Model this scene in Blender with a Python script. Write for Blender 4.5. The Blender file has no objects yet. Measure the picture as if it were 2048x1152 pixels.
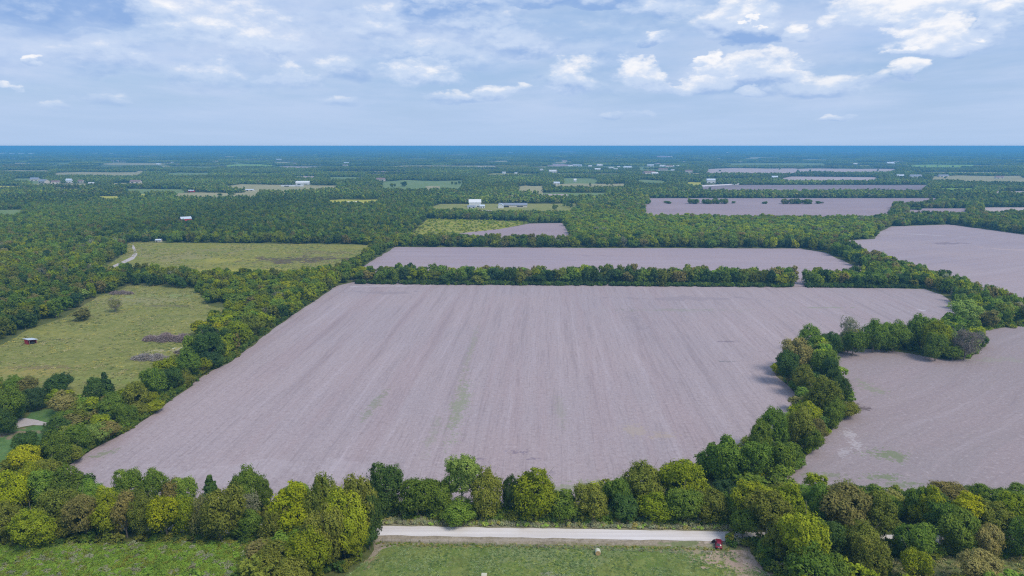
import bpy, bmesh, math, random
import numpy as np
from mathutils import Vector, Matrix
sc = bpy.context.scene
COL = sc.collection
R = math.radians
rng = np.random.default_rng(7)
random.seed(7)

# ------------------------------------------------------------------ camera
CAM_H = 110.0
PITCH = R(11.76)
F = 1365.0                      # focal length in pixels of a 2048 px wide frame
cam = bpy.data.cameras.new('camera'); camo = bpy.data.objects.new('camera', cam); COL.objects.link(camo)
camo.location = (0, 0, CAM_H); camo.rotation_euler = (math.pi/2 - PITCH, 0, 0)
cam.sensor_width = 36; cam.lens = 36*F/2048; cam.clip_end = 150000; cam.clip_start = 1
sc.camera = camo

# ------------------------------------------------------------------ node helpers
class NT:
    def __init__(s, nt): s.nt = nt
    def n(s, t, **k):
        nd = s.nt.nodes.new(t)
        for a, b in k.items(): setattr(nd, a, b)
        return nd
    def _set(s, sock, v):
        if v is None: return
        if isinstance(v, bpy.types.NodeSocket): s.nt.links.new(v, sock)
        else:
            if isinstance(v, (tuple, list)) and len(v) == 3 and sock.type == 'RGBA': v = (*v, 1)
            sock.default_value = v
    def m(s, op, a, b=None, c=None, clamp=False):
        nd = s.n('ShaderNodeMath', operation=op); nd.use_clamp = clamp
        for i, v in enumerate((a, b, c)): s._set(nd.inputs[i], v)
        return nd.outputs[0]
    def v(s, op, a, b=None, c=None):
        nd = s.n('ShaderNodeVectorMath', operation=op)
        for i, v in enumerate((a, b, c)):
            if v is not None:
                if op == 'SCALE' and i == 1: s._set(nd.inputs['Scale'], v)
                else: s._set(nd.inputs[i], v)
        return nd.outputs['Value'] if op in ('LENGTH', 'DOT_PRODUCT') else nd.outputs[0]
    def mix(s, f, a, b, blend='MIX'):
        nd = s.n('ShaderNodeMix', data_type='RGBA', blend_type=blend)
        s._set(nd.inputs['Factor'], f); s._set(nd.inputs['A'], a); s._set(nd.inputs['B'], b)
        return nd.outputs['Result']
    def noise(s, vec, scale=1.0, detail=3.0, rough=.55, lac=2.0, dist=0.0):
        nd = s.n('ShaderNodeTexNoise'); s._set(nd.inputs['Vector'], vec)
        nd.inputs['Scale'].default_value = scale; nd.inputs['Detail'].default_value = detail
        nd.inputs['Roughness'].default_value = rough; nd.inputs['Lacunarity'].default_value = lac
        nd.inputs['Distortion'].default_value = dist
        return nd.outputs[0]
    def ss(s, x, a, b, lo=0.0, hi=1.0):
        nd = s.n('ShaderNodeMapRange', interpolation_type='SMOOTHSTEP')
        s._set(nd.inputs[0], x)
        for i, v in enumerate((a, b, lo, hi)): s._set(nd.inputs[i+1], v)
        return nd.outputs[0]
    def mapping(s, vec, loc=(0, 0, 0), rot=(0, 0, 0), scale=(1, 1, 1)):
        nd = s.n('ShaderNodeMapping'); s._set(nd.inputs[0], vec)
        nd.inputs[1].default_value = loc; nd.inputs[2].default_value = rot; nd.inputs[3].default_value = scale
        return nd.outputs[0]
    def sep(s, v): nd = s.n('ShaderNodeSeparateXYZ'); s._set(nd.inputs[0], v); return nd.outputs
    def comb(s, x=0, y=0, z=0):
        nd = s.n('ShaderNodeCombineXYZ'); [s._set(nd.inputs[i], q) for i, q in enumerate((x, y, z))]; return nd.outputs[0]

# ------------------------------------------------------------------ world: Nishita sky with a broken cloud deck
SUN_EL, SUN_AZ = R(52), R(128)          # azimuth clockwise from +Y (north); the sun stands behind the camera's right
world = bpy.data.worlds.new('World'); sc.world = world; world.use_nodes = True
wn = world.node_tree; wn.nodes.clear(); W = NT(wn)
sky = W.n('ShaderNodeTexSky', sky_type='NISHITA'); sky.sun_disc = False
sky.sun_elevation = SUN_EL; sky.sun_rotation = SUN_AZ; sky.altitude = 200; sky.air_density = 1.1; sky.dust_density = 1.2; sky.ozone_density = 1.5
SKY_STRENGTH = 0.10
tc = W.n('ShaderNodeTexCoord').outputs['Generated']
dx, dy, dz = W.sep(tc)
hl = W.m('SQRT', W.m('ADD', W.m('MULTIPLY', dx, dx), W.m('MULTIPLY', dy, dy)))
az = W.m('ARCTAN2', dx, dy)
el = W.m('DIVIDE', dz, W.m('MAXIMUM', hl, 1e-4))       # tangent of the elevation
q = W.comb(az, el, 0)
def px_dir(px, py):
    cx, cy = (px-1024)/F, -(py-576)/F
    X, Y, Z = cx, math.cos(PITCH)+cy*math.sin(PITCH), -math.sin(PITCH)+cy*math.cos(PITCH)
    return math.atan2(X, Y), Z/math.hypot(X, Y)
# high thin veil, seen in perspective on a level layer
pl = W.v('SCALE', W.comb(dx, dy, 0), W.m('DIVIDE', 1.0, W.m('MAXIMUM', W.m('ADD', dz, 0.035), .02)))
veil = W.noise(W.mapping(pl, rot=(0, 0, .5), scale=(.35, .22, 1)), 1.0, 6, .58)
veil2 = W.noise(W.mapping(q, scale=(5, 26, 1)), 1.0, 5, .6)
veilf = W.ss(W.m('ADD', W.m('MULTIPLY', veil, .55), W.m('MULTIPLY', veil2, .45)), .36, .62)
# puffy edges for the cumulus heaps
e1 = W.noise(W.mapping(q, scale=(17, 34, 1)), 1.0, 8, .62)
e2 = W.noise(W.mapping(q, loc=(-.05, .30, 0), scale=(17, 34, 1)), 1.0, 4, .5)
e0 = W.noise(W.mapping(q, scale=(5, 14, 1), loc=(2, 1, 0)), 1.0, 4, .55)
warp = W.m('ADD', W.m('MULTIPLY', W.m('SUBTRACT', e1, .5), 1.8), W.m('MULTIPLY', W.m('SUBTRACT', e0, .5), 2.0))
CL = [ # px, py, half width, height up, height down, whiteness
 (430, 78, 190, 85, 24, .55), (560, 105, 90, 45, 18, .45), (860, 110, 150, 40, 24, .25), (250, 120, 120, 30, 26, .15), (330, 45, 90, 50, 40, .8), (100, 50, 190, 35, 30, .15), (70, 6, 200, 40, 34, -1.15), (210, 14, 120, 28, 24, -1.1),
 (62, 130, 28, 9, 6, 1.3), (8, 171, 18, 10, 8, 1.4), (190, 130, 80, 22, 22, .1), (100, 208, 36, 14, 10, .5), (225, 200, 60, 18, 12, .3),
 (430, 165, 95, 40, 22, .35), (580, 160, 62, 34, 24, .7), (700, 130, 60, 26, 28, .5), (700, 60, 120, 30, 20, .3), (850, 158, 70, 30, 12, .8), (905, 195, 60, 12, 12, .6), (690, 205, 60, 12, 10, .3),
 (920, 40, 100, 40, 34, .0), (890, 14, 90, 26, 22, -1.1), (1150, 2, 150, 24, 14, -.9), (1000, 60, 120, 30, 24, .3), (760, 40, 130, 30, 20, .2), (1330, 20, 120, 30, 14, .3), (1130, 165, 80, 44, 24, .7), (1000, 185, 50, 20, 10, .7), (1285, 158, 70, 38, 22, 1.0),
 (1300, 75, 26, 17, 16, .5), (1470, 60, 90, 60, 22, .45), (1500, 76, 70, 16, 20, -.9), (1610, 65, 40, 22, 16, .8), (1430, 122, 34, 15, 8, 1.3), (1520, 145, 130, 32, 38, 1.0), (1390, 170, 70, 16, 12, 1.0),
 (1660, 170, 110, 24, 20, .8), (1800, 150, 50, 20, 16, 1.1), (1490, 186, 40, 7, 6, 1.0), (1820, 25, 170, 60, 22, 1.6), (1860, 85, 130, 34, 22, 1.1), (1765, 108, 30, 12, 8, 1.1),
 (2000, 50, 50, 36, 20, .9), (1980, 10, 110, 30, 20, .6), (1680, 234, 26, 6, 6, .6), (1250, 228, 50, 8, 8, .3), (1600, 120, 60, 10, 10, .7), (1050, 90, 120, 26, 20, .2),
]
wv1 = W.noise(W.mapping(q, scale=(11, 22, 1), loc=(7, 3, 0)), 1.0, 6, .55); wv2 = W.noise(W.mapping(q, scale=(11, 22, 1), loc=(1, 9, 4)), 1.0, 6, .55)
azw = W.m('MULTIPLY_ADD', W.m('SUBTRACT', wv1, .5), .16, az); elw = W.m('MULTIPLY_ADD', W.m('MULTIPLY', W.m('SUBTRACT', wv2, .5), W.ss(el, 0, .15, .25, 1.0)), .075, el)
alpha = None; bright = None; base = None
for (px, py, a, hu, hd, wt) in CL:
    u0, v0 = px_dir(px, py)
    u1 = px_dir(px+a, py)[0]; A = abs(u1-u0)*1.12; HU = hu/F/.97*1.15; HD = hd/F/.97*1.1
    du = W.m('MULTIPLY_ADD', azw, 1/A, -u0/A)
    dv = W.m('SUBTRACT', elw, v0)
    dvv = W.m('MAXIMUM', W.m('MULTIPLY', dv, 1/HU), W.m('MULTIPLY', dv, -1/HD))
    d = W.m('SUBTRACT', 1.0, W.m('ADD', W.m('MULTIPLY', du, du), W.m('MULTIPLY', dvv, dvv)))
    d = W.m('MAXIMUM', d, -.50)
    s_ = min(1.0, 60/a+.35)
    f = W.m('MULTIPLY_ADD', warp, s_, d, clamp=False)
    f = W.m('MULTIPLY', f, (1.3 if px < 1000 else 1.75)*min(1, .45+.5*abs(wt)), clamp=True)
    sh = W.m('MULTIPLY', f, W.m('MULTIPLY_ADD', W.m('MINIMUM', W.m('MAXIMUM', W.m('MULTIPLY', dv, 1/HU), -.9), .9), .95, -.02+.42*wt))
    alpha = f if alpha is None else W.m('MAXIMUM', alpha, f)
    bright = sh if bright is None else W.m('ADD', bright, sh)
    fs = f
    base = fs if base is None else W.m('ADD', base, fs)
bright = W.m('DIVIDE', bright, W.m('MAXIMUM', base, .6))
relief = W.m('MULTIPLY', W.m('SUBTRACT', e1, e2), 1.9)
bright = W.m('ADD', W.m('ADD', bright, relief), W.m('MULTIPLY', W.m('SUBTRACT', e1, .5), .5))
strat = W.ss(W.noise(W.mapping(q, scale=(6, 17, 1), loc=(4, 4, 2)), 1.0, 6, .55), .46, .68)
strat = W.m('MULTIPLY', strat, W.ss(el, .02, .13, 0, .65))
bright = W.m('ADD', W.m('MULTIPLY', bright, W.ss(alpha, 0, .5)), W.m('MULTIPLY', W.m('SUBTRACT', 1.0, W.ss(alpha, 0, .5)), W.m('MULTIPLY_ADD', relief, 1.6, .12)))
alpha = W.m('MAXIMUM', alpha, strat)
# outside the mapped part of the sky the same kind of deck goes on
deck = W.noise(W.mapping(pl, scale=(.9, .9, 1), loc=(3, 5, 0)), 1.0, 7, .6)
high = W.ss(el, .20, .30); side = W.ss(W.m('ABSOLUTE', az), .62, .75)
outm = W.m('MAXIMUM', high, side)
dk = W.m('MULTIPLY', W.ss(deck, .45, .62), outm)
alpha = W.m('MAXIMUM', alpha, dk)
bright = W.m('ADD', bright, W.m('MULTIPLY', W.ss(deck, .5, .8), W.m('MULTIPLY', outm, .5)))
lowf = W.ss(el, .0, .12)
skyc = W.mix(1.0, sky.outputs[0], (SKY_STRENGTH, SKY_STRENGTH, SKY_STRENGTH), 'MULTIPLY')
blue = W.mix(.55, skyc, (.22, .45, .83))
veilc = W.mix(veilf, (.42, .57, .85), (.57, .67, .88))
bg = W.mix(W.m('MULTIPLY_ADD', W.ss(W.m('ADD', veil, W.m('MULTIPLY', e0, .4)), .46, .88), .60, .34), blue, veilc)
bg = W.mix(W.ss(el, .0, .12, .92, 0.0), bg, (.44, .585, .82))
cc = W.mix(W.ss(bright, -.55, .42), (.26, .42, .74), (.60, .71, .90))
cc = W.mix(W.ss(bright, .36, 1.0), cc, (.98, .97, .98))
bg = W.mix(W.m('MULTIPLY', alpha, W.ss(el, .015, .12, .40, .90)), bg, cc)
bgn = W.n('ShaderNodeBackground'); wn.links.new(bg, bgn.inputs[0]); bgn.inputs[1].default_value = .86
wo = W.n('ShaderNodeOutputWorld'); wn.links.new(bgn.outputs[0], wo.inputs[0])
world.cycles.sampling_method = 'MANUAL'; world.cycles.sample_map_resolution = 512

sd = bpy.data.lights.new('sun', 'SUN'); sd.energy = 2.5; sd.angle = R(22); sd.color = (1, .91, .77)
so = bpy.data.objects.new('sun', sd); COL.objects.link(so)
sdir = Vector((math.cos(SUN_EL)*math.sin(SUN_AZ), math.cos(SUN_EL)*math.cos(SUN_AZ), math.sin(SUN_EL)))
so.rotation_euler = sdir.to_track_quat('Z', 'Y').to_euler(); so.location = (0, 0, 300)
vs = sc.view_settings; vs.view_transform = 'Standard'; vs.look = 'None'; vs.gamma = 1; vs.exposure = 0.25; vs.use_curve_mapping = False
cy = sc.cycles; cy.max_bounces = 5; cy.diffuse_bounces = 4; cy.glossy_bounces = 2; cy.transmission_bounces = 3; cy.transparent_max_bounces = 4; cy.volume_bounces = 1
cy.filter_width = 1.15; cy.use_denoising = False; cy.caustics_reflective = False; cy.caustics_refractive = False
sc.render.film_transparent = False

# ------------------------------------------------------------------ ground geometry of the picture: real positions read off the photograph once
def G(px, py, z=0.0):
    cx, cyy = (np.asarray(px, float)-1024)/F, -(np.asarray(py, float)-576)/F
    Y = math.cos(PITCH)+cyy*math.sin(PITCH); Z = -math.sin(PITCH)+cyy*math.cos(PITCH)
    t = (z-CAM_H)/Z
    return cx*t, Y*t
def P(x, y, z=0.0):
    x = np.asarray(x, float); y = np.asarray(y, float); zz = np.asarray(z, float)-CAM_H
    dep = y*math.cos(PITCH)-zz*math.sin(PITCH); up = y*math.sin(PITCH)+zz*math.cos(PITCH)
    return 1024+F*x/dep, 576-F*up/dep
def ht(by, ty):
    """height of a thing whose foot shows at row by and whose top shows at row ty"""
    _, y = G(1024, by); a = -PITCH - math.atan((ty-576)/F)
    return float(CAM_H + y*math.tan(a))
def inside(px, py, poly):
    poly = np.asarray(poly, float); r = np.zeros(np.shape(px), bool); j = len(poly)-1
    for i in range(len(poly)):
        xi, yi = poly[i]; xj, yj = poly[j]
        c = ((yi > py) != (yj > py)) & (px < (xj-xi)*(py-yi)/((yj-yi) if yj != yi else 1e-9)+xi)
        r ^= c; j = i
    return r

# ------------------------------------------------------------------ object helpers
def mesh_np(name, V, Fc, mat=None, attrs=None):
    """V (n,3), Fc (m,k) uniform faces"""
    me = bpy.data.meshes.new(name); V = np.asarray(V, np.float32); Fc = np.asarray(Fc, np.int32); k = Fc.shape[1]
    me.vertices.add(len(V)); me.vertices.foreach_set('co', V.ravel())
    me.loops.add(Fc.size); me.loops.foreach_set('vertex_index', Fc.ravel())
    me.polygons.add(len(Fc)); me.polygons.foreach_set('loop_start', np.arange(0, Fc.size, k, dtype=np.int32))
    if attrs:
        for an, av in attrs.items():
            at = me.attributes.new(an, 'FLOAT', 'FACE'); at.data.foreach_set('value', np.asarray(av, np.float32))
    if mat: me.materials.append(mat)
    me.update(); me.validate()
    return me
def link(name, me, parent=None, loc=(0, 0, 0)):
    o = bpy.data.objects.new(name, me); COL.objects.link(o); o.parent = parent; o.location = loc
    return o
def tag(o, label=None, cat=None, group=None, kind=None):
    if label: o['label'] = label
    if cat: o['category'] = cat
    if group: o['group'] = group
    if kind: o['kind'] = kind
    return o
def empty(name, loc, rz=0, scale=(1, 1, 1)):
    o = bpy.data.objects.new(name, None); COL.objects.link(o); o.location = loc; o.rotation_euler = (0, 0, rz); o.scale = scale
    o.empty_display_size = .5
    return o
class MB:
    """collects shapes, then links them as one mesh"""
    def __init__(s): s.bm = bmesh.new()
    def box(s, x0, x1, y0, y1, z0, z1, M=None):
        vs_ = [s.bm.verts.new((x, y, z)) for z in (z0, z1) for y in (y0, y1) for x in (x0, x1)]
        for f in ((0, 2, 3, 1), (4, 5, 7, 6), (0, 1, 5, 4), (2, 6, 7, 3), (0, 4, 6, 2), (1, 3, 7, 5)): s.bm.faces.new([vs_[i] for i in f])
        if M: bmesh.ops.transform(s.bm, matrix=M, verts=vs_)
        return s
    def prism(s, pts, a, b, axis='x'):
        """pts: outline in the two other axes"""
        def mk(p, t): return {'x': (t, p[0], p[1]), 'y': (p[0], t, p[1]), 'z': (p[0], p[1], t)}[axis]
        A = [s.bm.verts.new(mk(p, a)) for p in pts]; B = [s.bm.verts.new(mk(p, b)) for p in pts]; n = len(pts)
        s.bm.faces.new(A[::-1]); s.bm.faces.new(B)
        for i in range(n): s.bm.faces.new((A[i], A[(i+1) % n], B[(i+1) % n], B[i]))
        return s
    def tube(s, p, q, r0, r1=None, n=6):
        p, q = Vector(p), Vector(q); r1 = r0 if r1 is None else r1; d = (q-p).normalized()
        u = d.orthogonal().normalized(); w = d.cross(u)
        A = [s.bm.verts.new(p+(u*math.cos(t)+w*math.sin(t))*r0) for t in [2*math.pi*i/n for i in range(n)]]
        B = [s.bm.verts.new(q+(u*math.cos(t)+w*math.sin(t))*r1) for t in [2*math.pi*i/n for i in range(n)]]
        for i in range(n): s.bm.faces.new((A[i], A[(i+1) % n], B[(i+1) % n], B[i]))
        s.bm.faces.new(A[::-1]); s.bm.faces.new(B)
        return s
    def faces(s, V, Fc):
        v = [s.bm.verts.new(p) for p in V]
        for f in Fc: s.bm.faces.new([v[i] for i in f])
        return s
    def mesh(s, name, mat, bevel=0, smooth=False):
        bmesh.ops.recalc_face_normals(s.bm, faces=s.bm.faces)
        if bevel: bmesh.ops.bevel(s.bm, geom=s.bm.edges[:], offset=bevel, segments=2, affect='EDGES', profile=.6)
        me = bpy.data.meshes.new(name); s.bm.to_mesh(me); s.bm.free(); me.materials.append(mat)
        if smooth:
            for p in me.polygons: p.use_smooth = True
        return me
    def build(s, name, mat, parent=None, loc=(0, 0, 0), **k): return link(name, s.mesh(name, mat, **k), parent, loc)

# ------------------------------------------------------------------ materials
def new_mat(name):
    m = bpy.data.materials.new(name); m.use_nodes = True; m.node_tree.nodes.clear(); return m, NT(m.node_tree)
def finish(m, N, color, rough=.9, bump=None, bstr=.3, bdist=.1, spec=.2, metallic=0):
    b = N.n('ShaderNodeBsdfPrincipled'); N._set(b.inputs['Base Color'], color)
    b.inputs['Roughness'].default_value = rough; b.inputs['Specular IOR Level'].default_value = spec; b.inputs['Metallic'].default_value = metallic
    if bump is not None:
        bp = N.n('ShaderNodeBump'); bp.inputs['Strength'].default_value = bstr; bp.inputs['Distance'].default_value = bdist
        N._set(bp.inputs['Height'], bump); N.nt.links.new(bp.outputs[0], b.inputs['Normal'])
    o = N.n('ShaderNodeOutputMaterial'); N.nt.links.new(b.outputs[0], o.inputs[0]); return m
def simple(name, c, rough=.7, var=.15, scale=2.0, spec=.3, metallic=0):
    m, N = new_mat(name); co = N.n('ShaderNodeTexCoord').outputs['Object']
    t = N.noise(co, scale, 4); c2 = tuple(x*(1-var) for x in c); c3 = tuple(min(1, x*(1+var)) for x in c)
    return finish(m, N, N.mix(t, c2, c3), rough, spec=spec, metallic=metallic)
def spots_on(N, col, xy, spots):
    """worn, weedy or scorched places with a shape of their own: (px, py, rx, ry, rot, colour, strength, grain)"""
    for (px, py, rx, ry, rot, c, st, gr) in spots:
        X, Y = G(px, py); X, Y = float(X), float(Y)
        lp = N.n('ShaderNodeMapping', vector_type='TEXTURE'); N._set(lp.inputs[0], xy)
        lp.inputs[1].default_value = (X, Y, 0); lp.inputs[2].default_value = (0, 0, rot); lp.inputs[3].default_value = (rx, ry, 1)
        d = N.v('LENGTH', lp.outputs[0])
        nz = N.noise(xy, gr, 5, .65)
        nz2 = N.noise(xy, gr*.22, 3, .6)
        f = N.m('SUBTRACT', N.m('ADD', N.m('ADD', .85, N.m('MULTIPLY', N.m('SUBTRACT', nz, .5), 4.6)), N.m('MULTIPLY', N.m('SUBTRACT', nz2, .5), 2.5)), d)
        col = N.mix(N.m('MULTIPLY', N.ss(f, 0, .55), st), col, c)
    return col
def soil(name, c1, c2, row, spots=(), swath=1.0, dark=(.19, .155, .17), row2=None, weeds=.5):
    m, N = new_mat(name); co = N.n('ShaderNodeTexCoord').outputs['Object']
    xyz = N.sep(co); xy = N.comb(xyz[0], xyz[1], 0)
    wx = N.noise(xy, .012, 2); wv = N.v('SCALE', N.comb(N.m('SUBTRACT', wx, .5), 0, 0), row2 if row2 else 3.0)
    rv = N.mapping(N.v('ADD', xy, wv), rot=(0, 0, row))          # x runs across the rows
    big = N.noise(xy, .008, 4, .6)
    st1 = N.noise(N.mapping(rv, scale=(.16, .004, 1)), 1, 5, .75)
    st2 = N.noise(N.mapping(rv, scale=(.9, .03, 1), loc=(9, 2, 0)), 1, 3, .7)
    st3 = N.noise(N.mapping(rv, scale=(.07, .0025, 1), loc=(5, 7, 0)), 1, 2, .6)
    fine = N.noise(xy, 1.6, 5, .75)
    mid = N.noise(xy, .16, 5, .7)
    col = N.mix(N.ss(big, .3, .7), c1, c2)
    col = N.mix(N.m('MULTIPLY', N.ss(st3, .47, .66), .55*swath), col, (.335, .262, .275))
    col = N.mix(N.m('MULTIPLY', N.ss(st1, .50, .68), .34*swath), col, dark)
    col = N.mix(N.m('MULTIPLY', N.ss(st2, .50, .70), .36*swath), col, dark)
    col = N.mix(N.m('MULTIPLY', N.ss(st1, .48, .32), .38*swath), col, (.44, .385, .42))
    col = N.mix(N.m('MULTIPLY', N.ss(mid, .5, .75), .35), col, (.34, .265, .27))
    drk = N.m('MULTIPLY', N.ss(mid, .60, .74), N.ss(N.noise(xy, .03, 3), .48, .62))
    col = N.mix(N.m('MULTIPLY', drk, .45), col, (.15, .13, .14))
    grit = N.noise(xy, .55, 5, .8)
    col = N.mix(N.ss(fine, .5, .30, 0, .55), col, (.20, .155, .165))
    col = N.mix(N.ss(fine, .56, .74, 0, .6), col, (.56, .50, .52))
    col = N.mix(N.ss(grit, .5, .33, 0, .55), col, (.22, .175, .185))
    col = N.mix(N.ss(grit, .54, .70, 0, .5), col, (.50, .44, .46))
    wd = N.m('MULTIPLY', N.ss(N.noise(N.mapping(rv, scale=(.25, .035, 1)), 1, 5, .75), .62, .72), N.ss(N.noise(xy, .018, 2), .52, .66))
    col = N.mix(N.m('MULTIPLY', wd, weeds), col, (.17, .20, .10))
    col = spots_on(N, col, xy, spots)
    return finish(m, N, col, .95, N.m('ADD', N.m('MULTIPLY', fine, .6), st2), .5, .25, .1)
def turf(name, cols, spots=(), scale=.05, stretch=(1, 1), rot=0):
    m, N = new_mat(name); co = N.n('ShaderNodeTexCoord').outputs['Object']
    xyz = N.sep(co); xy = N.comb(xyz[0], xyz[1], 0); sv = N.mapping(xy, rot=(0, 0, rot), scale=(*stretch, 1))
    a = N.noise(sv, scale, 5, .65); b = N.noise(sv, scale*6, 5, .7); f = N.noise(xy, 1.3, 5, .75); f2 = N.noise(N.mapping(xy, scale=(1, .5, 1)), .45, 4, .7)
    col = N.mix(N.ss(a, .35, .65), cols[0], cols[1])
    col = N.mix(N.ss(b, .45, .66, 0, .85), col, cols[2])
    col = N.mix(N.ss(b, .45, .28, 0, .5), col, tuple(x*.62 for x in cols[0]))
    f3 = N.noise(xy, .16, 5, .75)
    col = N.mix(N.ss(f3, .52, .68, 0, .5), col, tuple(x*.6 for x in cols[0]))
    col = N.mix(N.ss(f3, .47, .34, 0, .45), col, tuple(x*1.25 for x in cols[2]))
    col = N.mix(N.ss(f2, .50, .66, 0, .6), col, tuple(x*.55 for x in cols[1]))
    col = N.mix(N.ss(f, .5, .8, 0, .6), col, tuple(min(1, x*1.6) for x in cols[2]))
    col = N.mix(N.ss(f, .5, .25, 0, .6), col, tuple(x*.5 for x in cols[1]))
    col = spots_on(N, col, xy, spots)
    return finish(m, N, col, .95, N.m('ADD', f, f2), .7, .4, .1)

# ------------------------------------------------------------------ ground sheet
def ring_ground():
    rs = [0, 30, 60, 100, 150, 220, 320, 450, 650, 900, 1300, 1900, 2700, 4000, 6000, 9000, 14000, 20000, 28000, 38000]; n = 96
    V = [(0, 0, 0)]; Fc = []
    for r in rs[1:]:
        for i in range(n): t = 2*math.pi*i/n; V.append((r*math.cos(t), r*math.sin(t), 0))
    me = bpy.data.meshes.new('ground')
    for i in range(n): Fc.append((0, 1+i, 1+(i+1) % n))
    for k in range(len(rs)-2):
        for i in range(n): a = 1+k*n; b = a+n; j = (i+1) % n; Fc.append((a+i, b+i, b+j, a+j))
    me.from_pydata(V, [], Fc); return me
m, N = new_mat('woodland_floor'); co = N.n('ShaderNodeTexCoord').outputs['Object']
f1 = N.noise(co, .5, 6, .7); f2 = N.noise(co, .02, 4, .6); f3 = N.noise(co, .0006, 4, .6)
c = N.mix(N.ss(f1, .3, .7), (.07, .095, .028), (.13, .14, .05)); c = N.mix(N.ss(f2, .5, .7, 0, .6), c, (.14, .12, .06))
dist = N.v('LENGTH', co); c = N.mix(N.ss(dist, 2500, 5000), c, N.mix(N.ss(f3, .45, .65), (.09, .13, .04), (.14, .16, .06)))
finish(m, N, c, 1, f1, .8, .5, .05); M_ground = m
g = link('ground', ring_ground()); g.data.materials.append(M_ground); tag(g, kind='structure')

def hills():
    V = []; Fc = []; na, nr = 260, 26; r_ = np.random.default_rng(12); ph = r_.uniform(0, 6.28, (9, 2)); fr_ = np.array([3, 7, 13, 21, 34, 55, 80, 120, 170.])
    for j in range(nr):
        r = 13500+23500*(j/(nr-1))
        for i in range(na):
            a = R(-50+100*i/(na-1)); n_ = sum(math.sin(fr_[k]*a+ph[k, 0]+r*.00035*(k+1)*.5+ph[k, 1])/(k+1.5)**.9 for k in range(9))
            h = max(-1.0, (n_*.5+.55)*46*min(1, (r-13500)/6000)*(1.3 if a > .12 else .8)); V.append((r*math.sin(a), r*math.cos(a), h if 0 < j < nr-1 else -1.0))
    for j in range(nr-1):
        for i in range(na-1): k = j*na+i; Fc.append((k, k+1, k+na+1, k+na))
    me = bpy.data.meshes.new('hills'); me.from_pydata(V, [], Fc); me.materials.append(M_ground); return tag(link('hills', me), kind='structure')
hills()
def sheet(name, pts, mat, z, rough=1.2, px=True, step=6.0):
    """a level sheet with an uneven rim; pts in picture pixels unless px=False"""
    W_ = [tuple(map(float, G(*p))) if px else p for p in pts]
    out = []; r = random.Random(hash(name) % 1000 + len(pts))
    r = random.Random(len(name)*31+len(pts))
    for i in range(len(W_)):
        a, b = W_[i], W_[(i+1) % len(W_)]; L = math.hypot(b[0]-a[0], b[1]-a[1]); dmid = math.hypot((a[0]+b[0])/2, (a[1]+b[1])/2)
        st = max(step, dmid/60); n = max(1, int(L/st))
        n = min(n, 80)
        for k in range(n):
            t = k/n; am = 0 if k == 0 else rough
            out.append((a[0]+(b[0]-a[0])*t+r.uniform(-am, am), a[1]+(b[1]-a[1])*t+r.uniform(-am, am)))
    bm = bmesh.new(); vs_ = [bm.verts.new((x, y, z)) for x, y in out]; es = [bm.edges.new((vs_[i], vs_[(i+1) % len(vs_)])) for i in range(len(vs_))]
    bmesh.ops.triangle_fill(bm, use_beauty=True, use_dissolve=False, edges=es)
    for f in bm.faces:
        if f.normal.z < 0: f.normal_flip()
    me = bpy.data.meshes.new(name); bm.to_mesh(me); bm.free(); me.materials.append(mat)
    return tag(link(name, me), kind='structure')

OPEN = []      # places without trees, in picture pixels (where a trunk would stand)
P_big = [(725,560),(1000,565),(1300,569),(1600,573),(1850,578),(1885,590),(1903,606),(1912,640),(1860,672),(1700,684),(1610,708),(1560,738),(1552,752),(1578,772),(1604,796),(1600,812),(1575,850),(1530,888),(1450,925),(1390,952),(1260,985),(1140,1014),(900,1006),(600,1003),(300,1000),(120,985),(75,972),(128,938),(192,895),(261,859),(333,807),(417,745),(465,722),(559,649),(642,593),(673,572)]
P_f2 = [(790,494),(1200,496),(1600,497),(1650,505),(1705,530),(1745,545),(1748,554),(1614,556),(1618,574),(1588,573),(1590,556),(1300,555),(700,550),(735,528)]
P_f3 = [(856,480),(905,468),(1000,458),(1060,447),(1125,446),(1137,466),(1142,486),(990,486)]
P_yel = [(822,470),(855,438),(960,440),(1065,444),(1000,458.5),(905,468.5),(856,480.5),(826,484)]
P_farm = [(858,416),(880,408),(1150,407),(1156,420),(1130,431),(870,430)]
P_R1 = [(1695,481),(1750,478),(1757,465),(1782,453),(1900,449),(2048,469),(2300,505),(2300,710),(2048,620),(1950,585),(1860,553),(1790,533),(1740,519),(1705,506),(1688,490)]
P_R2 = [(1556,972),(1585,940),(1620,905),(1655,868),(1700,828),(1696,800),(1668,745),(1668,710),(1693,701),(1727,698),(1762,699),(1822,707),(1870,717),(1905,720),(1941,718),(1972,690),(1962,664),(2001,656),(2048,652),(2400,640),(2400,1010),(1900,1006),(1700,1006)]
P_pastL = [(-300,720),(0,692),(55,660),(133,634),(200,591),(230,585),(255,572),(292,569),(380,572),(402,590),(418,612),(458,617),(430,643),(398,668),(384,700),(372,724),(310,762),(250,800),(165,802),(100,792),(0,782),(-300,790)]
P_pastU = [(263,485),(500,487),(700,489),(752,491),(735,508),(700,536),(640,552),(560,557),(400,557),(300,553),(200,550),(215,530),(250,508),(256,487)]
P_lawn = [(-300,965),(-300,862),(-40,872),(40,858),(70,851),(112,852),(140,868),(118,895),(95,918),(60,938),(0,952)]
P_yard = [(52,836),(66,822),(100,818),(125,826),(130,842),(112,848),(60,840)]
P_meadow = [(560,1240),(700,1146),(765,1098),(800,1088),(1400,1094),(1470,1106),(1545,1152),(1610,1230)]
P_clear = [(1740,1122),(1900,1116),(2300,1112),(2300,1200),(1760,1200)]
P_thick = [(-400,1100),(0,1094),(250,1094),(420,1088),(510,1092),(512,1120),(500,1200),(-400,1260)]
def band(pts_top, pts_bot): return pts_top+pts_bot[::-1]
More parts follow.
